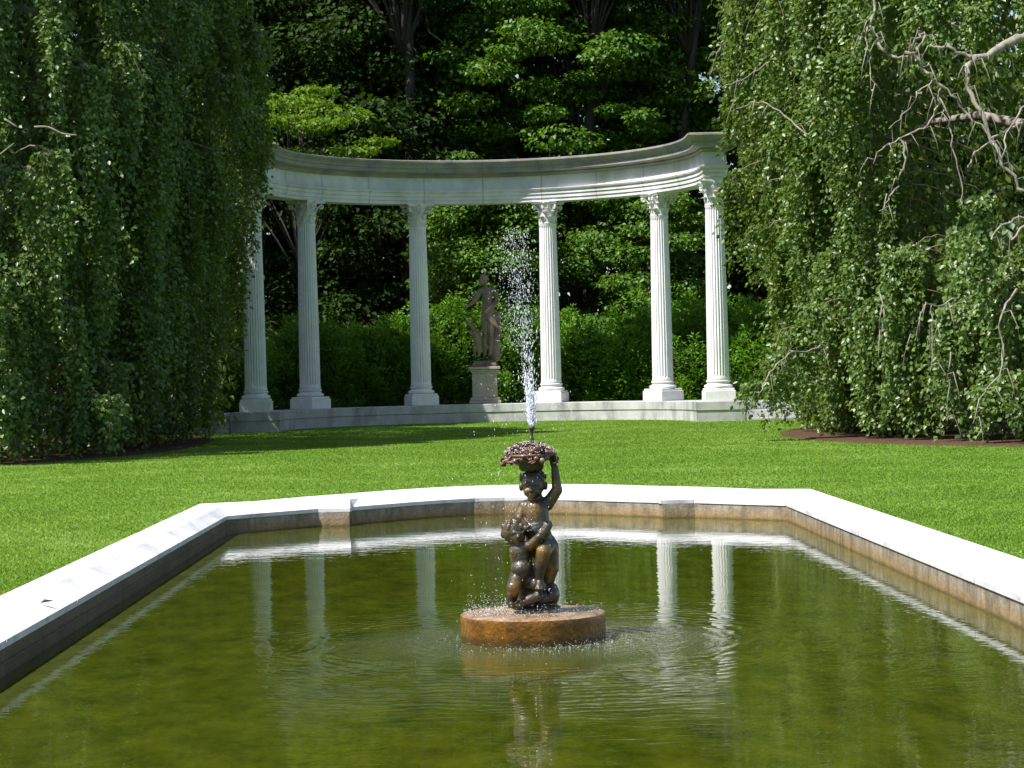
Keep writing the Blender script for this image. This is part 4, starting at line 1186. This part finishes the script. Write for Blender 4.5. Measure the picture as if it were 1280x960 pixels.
for pts_, w_ in (([(530, 10), (522, 32), (512, 40), (496, 46), (484, 44)], 2.2), ([(512, 40), (505, 52), (498, 60)], 1.4), ([(496, 46), (492, 64), (480, 80)], 1.6), ([(504, 44), (512, 58), (506, 66)], 1.2), ([(530, 10), (536, 40), (560, 58)], 2.6)):
    pv = [PXL(x, y, 72.5) - Vector(dead.location) for x, y in pts_]
    m.tube(pv, [w_ * 72.5 / 2800 / 2 * (1 - .12 * k) for k in range(len(pv))], 6)
m.build('dead_branch', M['twig'], dead, smooth=True)
tree('woodland_tree', 'dark tree in the gap beside the left weeping beech', (-8.4, 75, 0), 17, 5.0, 2.0, 110, 600, M['darkleaf'], M['bark_dark'], 18, size=(.14, .23), trunk_r=.35)
tree('woodland_tree', 'dark tree behind the right weeping beech and end column', (13.0, 72, 0), 15, 5.2, 1.0, 110, 600, M['darkleaf'], M['bark_dark'], 19, size=(.14, .23), trunk_r=.35)
tree('shade_tree', 'tall broad tree beyond the left weeping beech shading the left columns', (-14.6, 56.0, 0), 21, 6.0, 2.0, 170, 520, M['darkleaf'], M['bark_dark'], 22, cr=(1.2, 2.0), size=(.24, .4), trunk_r=.5)

# the far wood: one mass nobody could count
def far_wood():
    rg = np.random.default_rng(77)
    k = 820
    C = np.stack([rg.uniform(-42, 48, k), rg.uniform(84, 104, k), rg.uniform(1, 24, k)], 1)
    P, D, N, L, W, T = clump_leaves(rg, C, rg.uniform(1.6, 3.0, k), 330, .6, (.26, .44))
    kk = P[:, 2] > .1
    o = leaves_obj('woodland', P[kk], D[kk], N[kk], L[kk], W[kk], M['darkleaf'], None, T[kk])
    tag(o, 'dark mass of distant woodland behind the garden', 'woodland', kind='stuff')
far_wood()

# yew and evergreen shrubs behind the low wall
SH = 'evergreen shrubs behind the low wall'
specs = [(-6.9, 60.8, 3.1, 1.6, 'M', 'shaded evergreen shrub left of the first column'),
         (-4.6, 62.4, 3.2, 1.5, 'M', 'evergreen shrub between the first and second columns'),
         (-2.7, 64.0, 3.35, 1.5, 'M', 'bright-tipped evergreen shrub in the middle of the gap between second and third columns'),
         (-.9, 64.3, 3.5, 1.35, 'M', 'evergreen shrub just left of the statue'),
         (1.3, 64.3, 3.4, 1.4, 'M', 'evergreen shrub just right of the statue'),
         (3.4, 63.9, 3.1, 1.6, 'M', 'evergreen shrub right of the fourth column'),
         (5.0, 63.0, 3.4, 1.4, 'M', 'evergreen shrub immediately left of the fifth column'),
         (6.6, 61.6, 3.7, 1.5, 'M', 'evergreen shrub between the fifth and sixth columns'),
         (8.2, 59.8, 3.6, 1.6, 'M', 'green evergreen shrub right of the end column'),
         (10.4, 58.6, 3.3, 1.8, 'M', 'evergreen shrub half hidden by the right weeping beech')]
def shrub(x, y, h, r, label, seed):
    rg = np.random.default_rng(seed); rr = random.Random(seed)
    root = tag(empty('evergreen_shrub', (x, y, 0)), label, 'shrub', SH)
    r *= .86; h *= rr.uniform(.9, 1.06); nb = 150; Ps = []; Ds = []; Ns = []; Ls = []; Ws = []; Ts = []
    m = MB()
    for i in range(nb):
        a = rr.uniform(0, 2 * PI); q = r * math.sqrt(rr.random()); zt = h * (1 - .42 * (q / r) ** 2) * rr.uniform(.80, 1.06)
        if rr.random() < .5: zt *= rr.uniform(.3, .95)
        z0 = max(.25, zt - rr.uniform(.7, 1.3))
        lean_ = rr.uniform(.1, .45)
        n_ = 120; t = rg.random(n_)
        w = .20 * (1 - t) + .05
        c = np.stack([q * math.cos(a) + lean_ * math.cos(a) * t, q * math.sin(a) + lean_ * math.sin(a) * t, z0 + (zt - z0) * t], 1)
        d = rg.normal(0, 1, (n_, 3))
        Ps.append(c + d * np.array([1, 1, .5]) * w[:, None])
        Ds.append(d * np.array([1, 1, .3]) + np.array([math.cos(a) * .3, math.sin(a) * .3, .8])); Ns.append(rg.normal(0, .5, (n_, 3)) + np.array([math.cos(a) * .8, math.sin(a) * .8, .6]))
        Ls.append(rg.uniform(.08, .16, n_)); Ws.append(rg.uniform(.03, .06, n_)); Ts.append(np.clip(.25 + .4 * t + rg.normal(0, .15, n_), 0, 1))
        if i % 8 == 0: m.tube([(q * .3 * math.cos(a), q * .3 * math.sin(a), 0), (q * .6 * math.cos(a), q * .6 * math.sin(a), z0 * .6), (q * math.cos(a), q * math.sin(a), (z0 + zt) / 2)], [.03, .022, .01], 5)
    # darker inner body
    n_ = 5000; d = unit(rg.normal(0, 1, (n_, 3))); rad_ = rg.random(n_) ** .4
    Ps.append(np.stack([d[:, 0] * r * rad_ * .85, d[:, 1] * r * rad_ * .85, h * .5 + d[:, 2] * rad_ * h * .4], 1)); Ds.append(rg.normal(0, 1, (n_, 3))); Ns.append(rg.normal(0, 1, (n_, 3)) + d)
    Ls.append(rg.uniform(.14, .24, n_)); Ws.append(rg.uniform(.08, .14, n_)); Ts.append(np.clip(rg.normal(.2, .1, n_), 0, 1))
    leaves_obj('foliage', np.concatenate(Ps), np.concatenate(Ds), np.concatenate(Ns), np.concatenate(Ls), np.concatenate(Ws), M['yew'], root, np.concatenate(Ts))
    m.build('stems', M['bark_dark'], root, smooth=True)
for i, (x, y, h, r, _, lb) in enumerate(specs): shrub(x, y, h, r, lb, 100 + i)

# fallen leaf on the coping
def fallen():
    m = MB(); rg = random.Random(2)
    ph = [(0, 0, .004), (.03, .02, .02), (.075, 0, .012), (.03, -.022, .018)]
    m.add(ph, [(0, 1, 2), (0, 2, 3)]); m.add([(p[0], p[1], p[2] - .002) for p in ph], [(2, 1, 0), (3, 2, 0)])
    o = m.build('fallen_leaf', simple('dry_leaf', (.09, .03, .02), .7), None, loc=(px(66, 746, 11.6).x, 12.0, .051)); o.rotation_euler = (0, 0, .5)
    o.location.x = -2.40; o.location.y = 12.3; o.location.z = .02; o.location.x=-2.40
    tag(o, 'dry red-brown leaf lying on the left pool coping', 'leaf')
fallen()

# ------------------------------------------------------------------ light, sky, camera
SD = Vector((-math.cos(math.radians(28)), -math.sin(math.radians(28)), 0))
ALT = math.radians(56)
sd = Vector((SD.x * math.cos(ALT), SD.y * math.cos(ALT), math.sin(ALT)))
sun = bpy.data.lights.new('sun', 'SUN'); sun.energy = 5.0; sun.angle = math.radians(.5); sun.color = (1, .965, .92)
so = bpy.data.objects.new('sun', sun); COL.objects.link(so)
so.rotation_euler = (-sd).to_track_quat('-Z', 'Y').to_euler()
w = bpy.data.worlds.new('World'); scene.world = w; w.use_nodes = True
nt = w.node_tree; bg = nt.nodes['Background']; sky = nt.nodes.new('ShaderNodeTexSky'); sky.sky_type = 'NISHITA'
sky.sun_disc = False; sky.sun_elevation = ALT; sky.sun_rotation = math.atan2(sd.x, sd.y)
nt.links.new(sky.outputs[0], bg.inputs[0]); bg.inputs[1].default_value = .10

cam = bpy.data.cameras.new('camera'); co = bpy.data.objects.new('camera', cam); COL.objects.link(co); scene.camera = co
cam.lens = 36 * 2800 / 1280; cam.sensor_width = 36; cam.clip_end = 2000; cam.clip_start = .1
f = Vector((47.8, 2800, -9.1)).normalized(); r0 = f.cross(Vector((0, 0, 1))).normalized(); u0 = r0.cross(f)
a = .0236
rt = r0 * math.cos(a) - u0 * math.sin(a); up = u0 * math.cos(a) + r0 * math.sin(a)
co.matrix_world = Matrix(((rt.x, up.x, -f.x, 0), (rt.y, up.y, -f.y, 0), (rt.z, up.z, -f.z, 1.2), (0, 0, 0, 1)))

vs_ = scene.view_settings; vs_.view_transform = 'Standard'; vs_.look = 'None'; vs_.gamma = 1; vs_.exposure = .82; vs_.use_curve_mapping = False
scene.cycles.max_bounces = 6; scene.cycles.transparent_max_bounces = 16
scene.cycles.caustics_reflective = False; scene.cycles.caustics_refractive = False
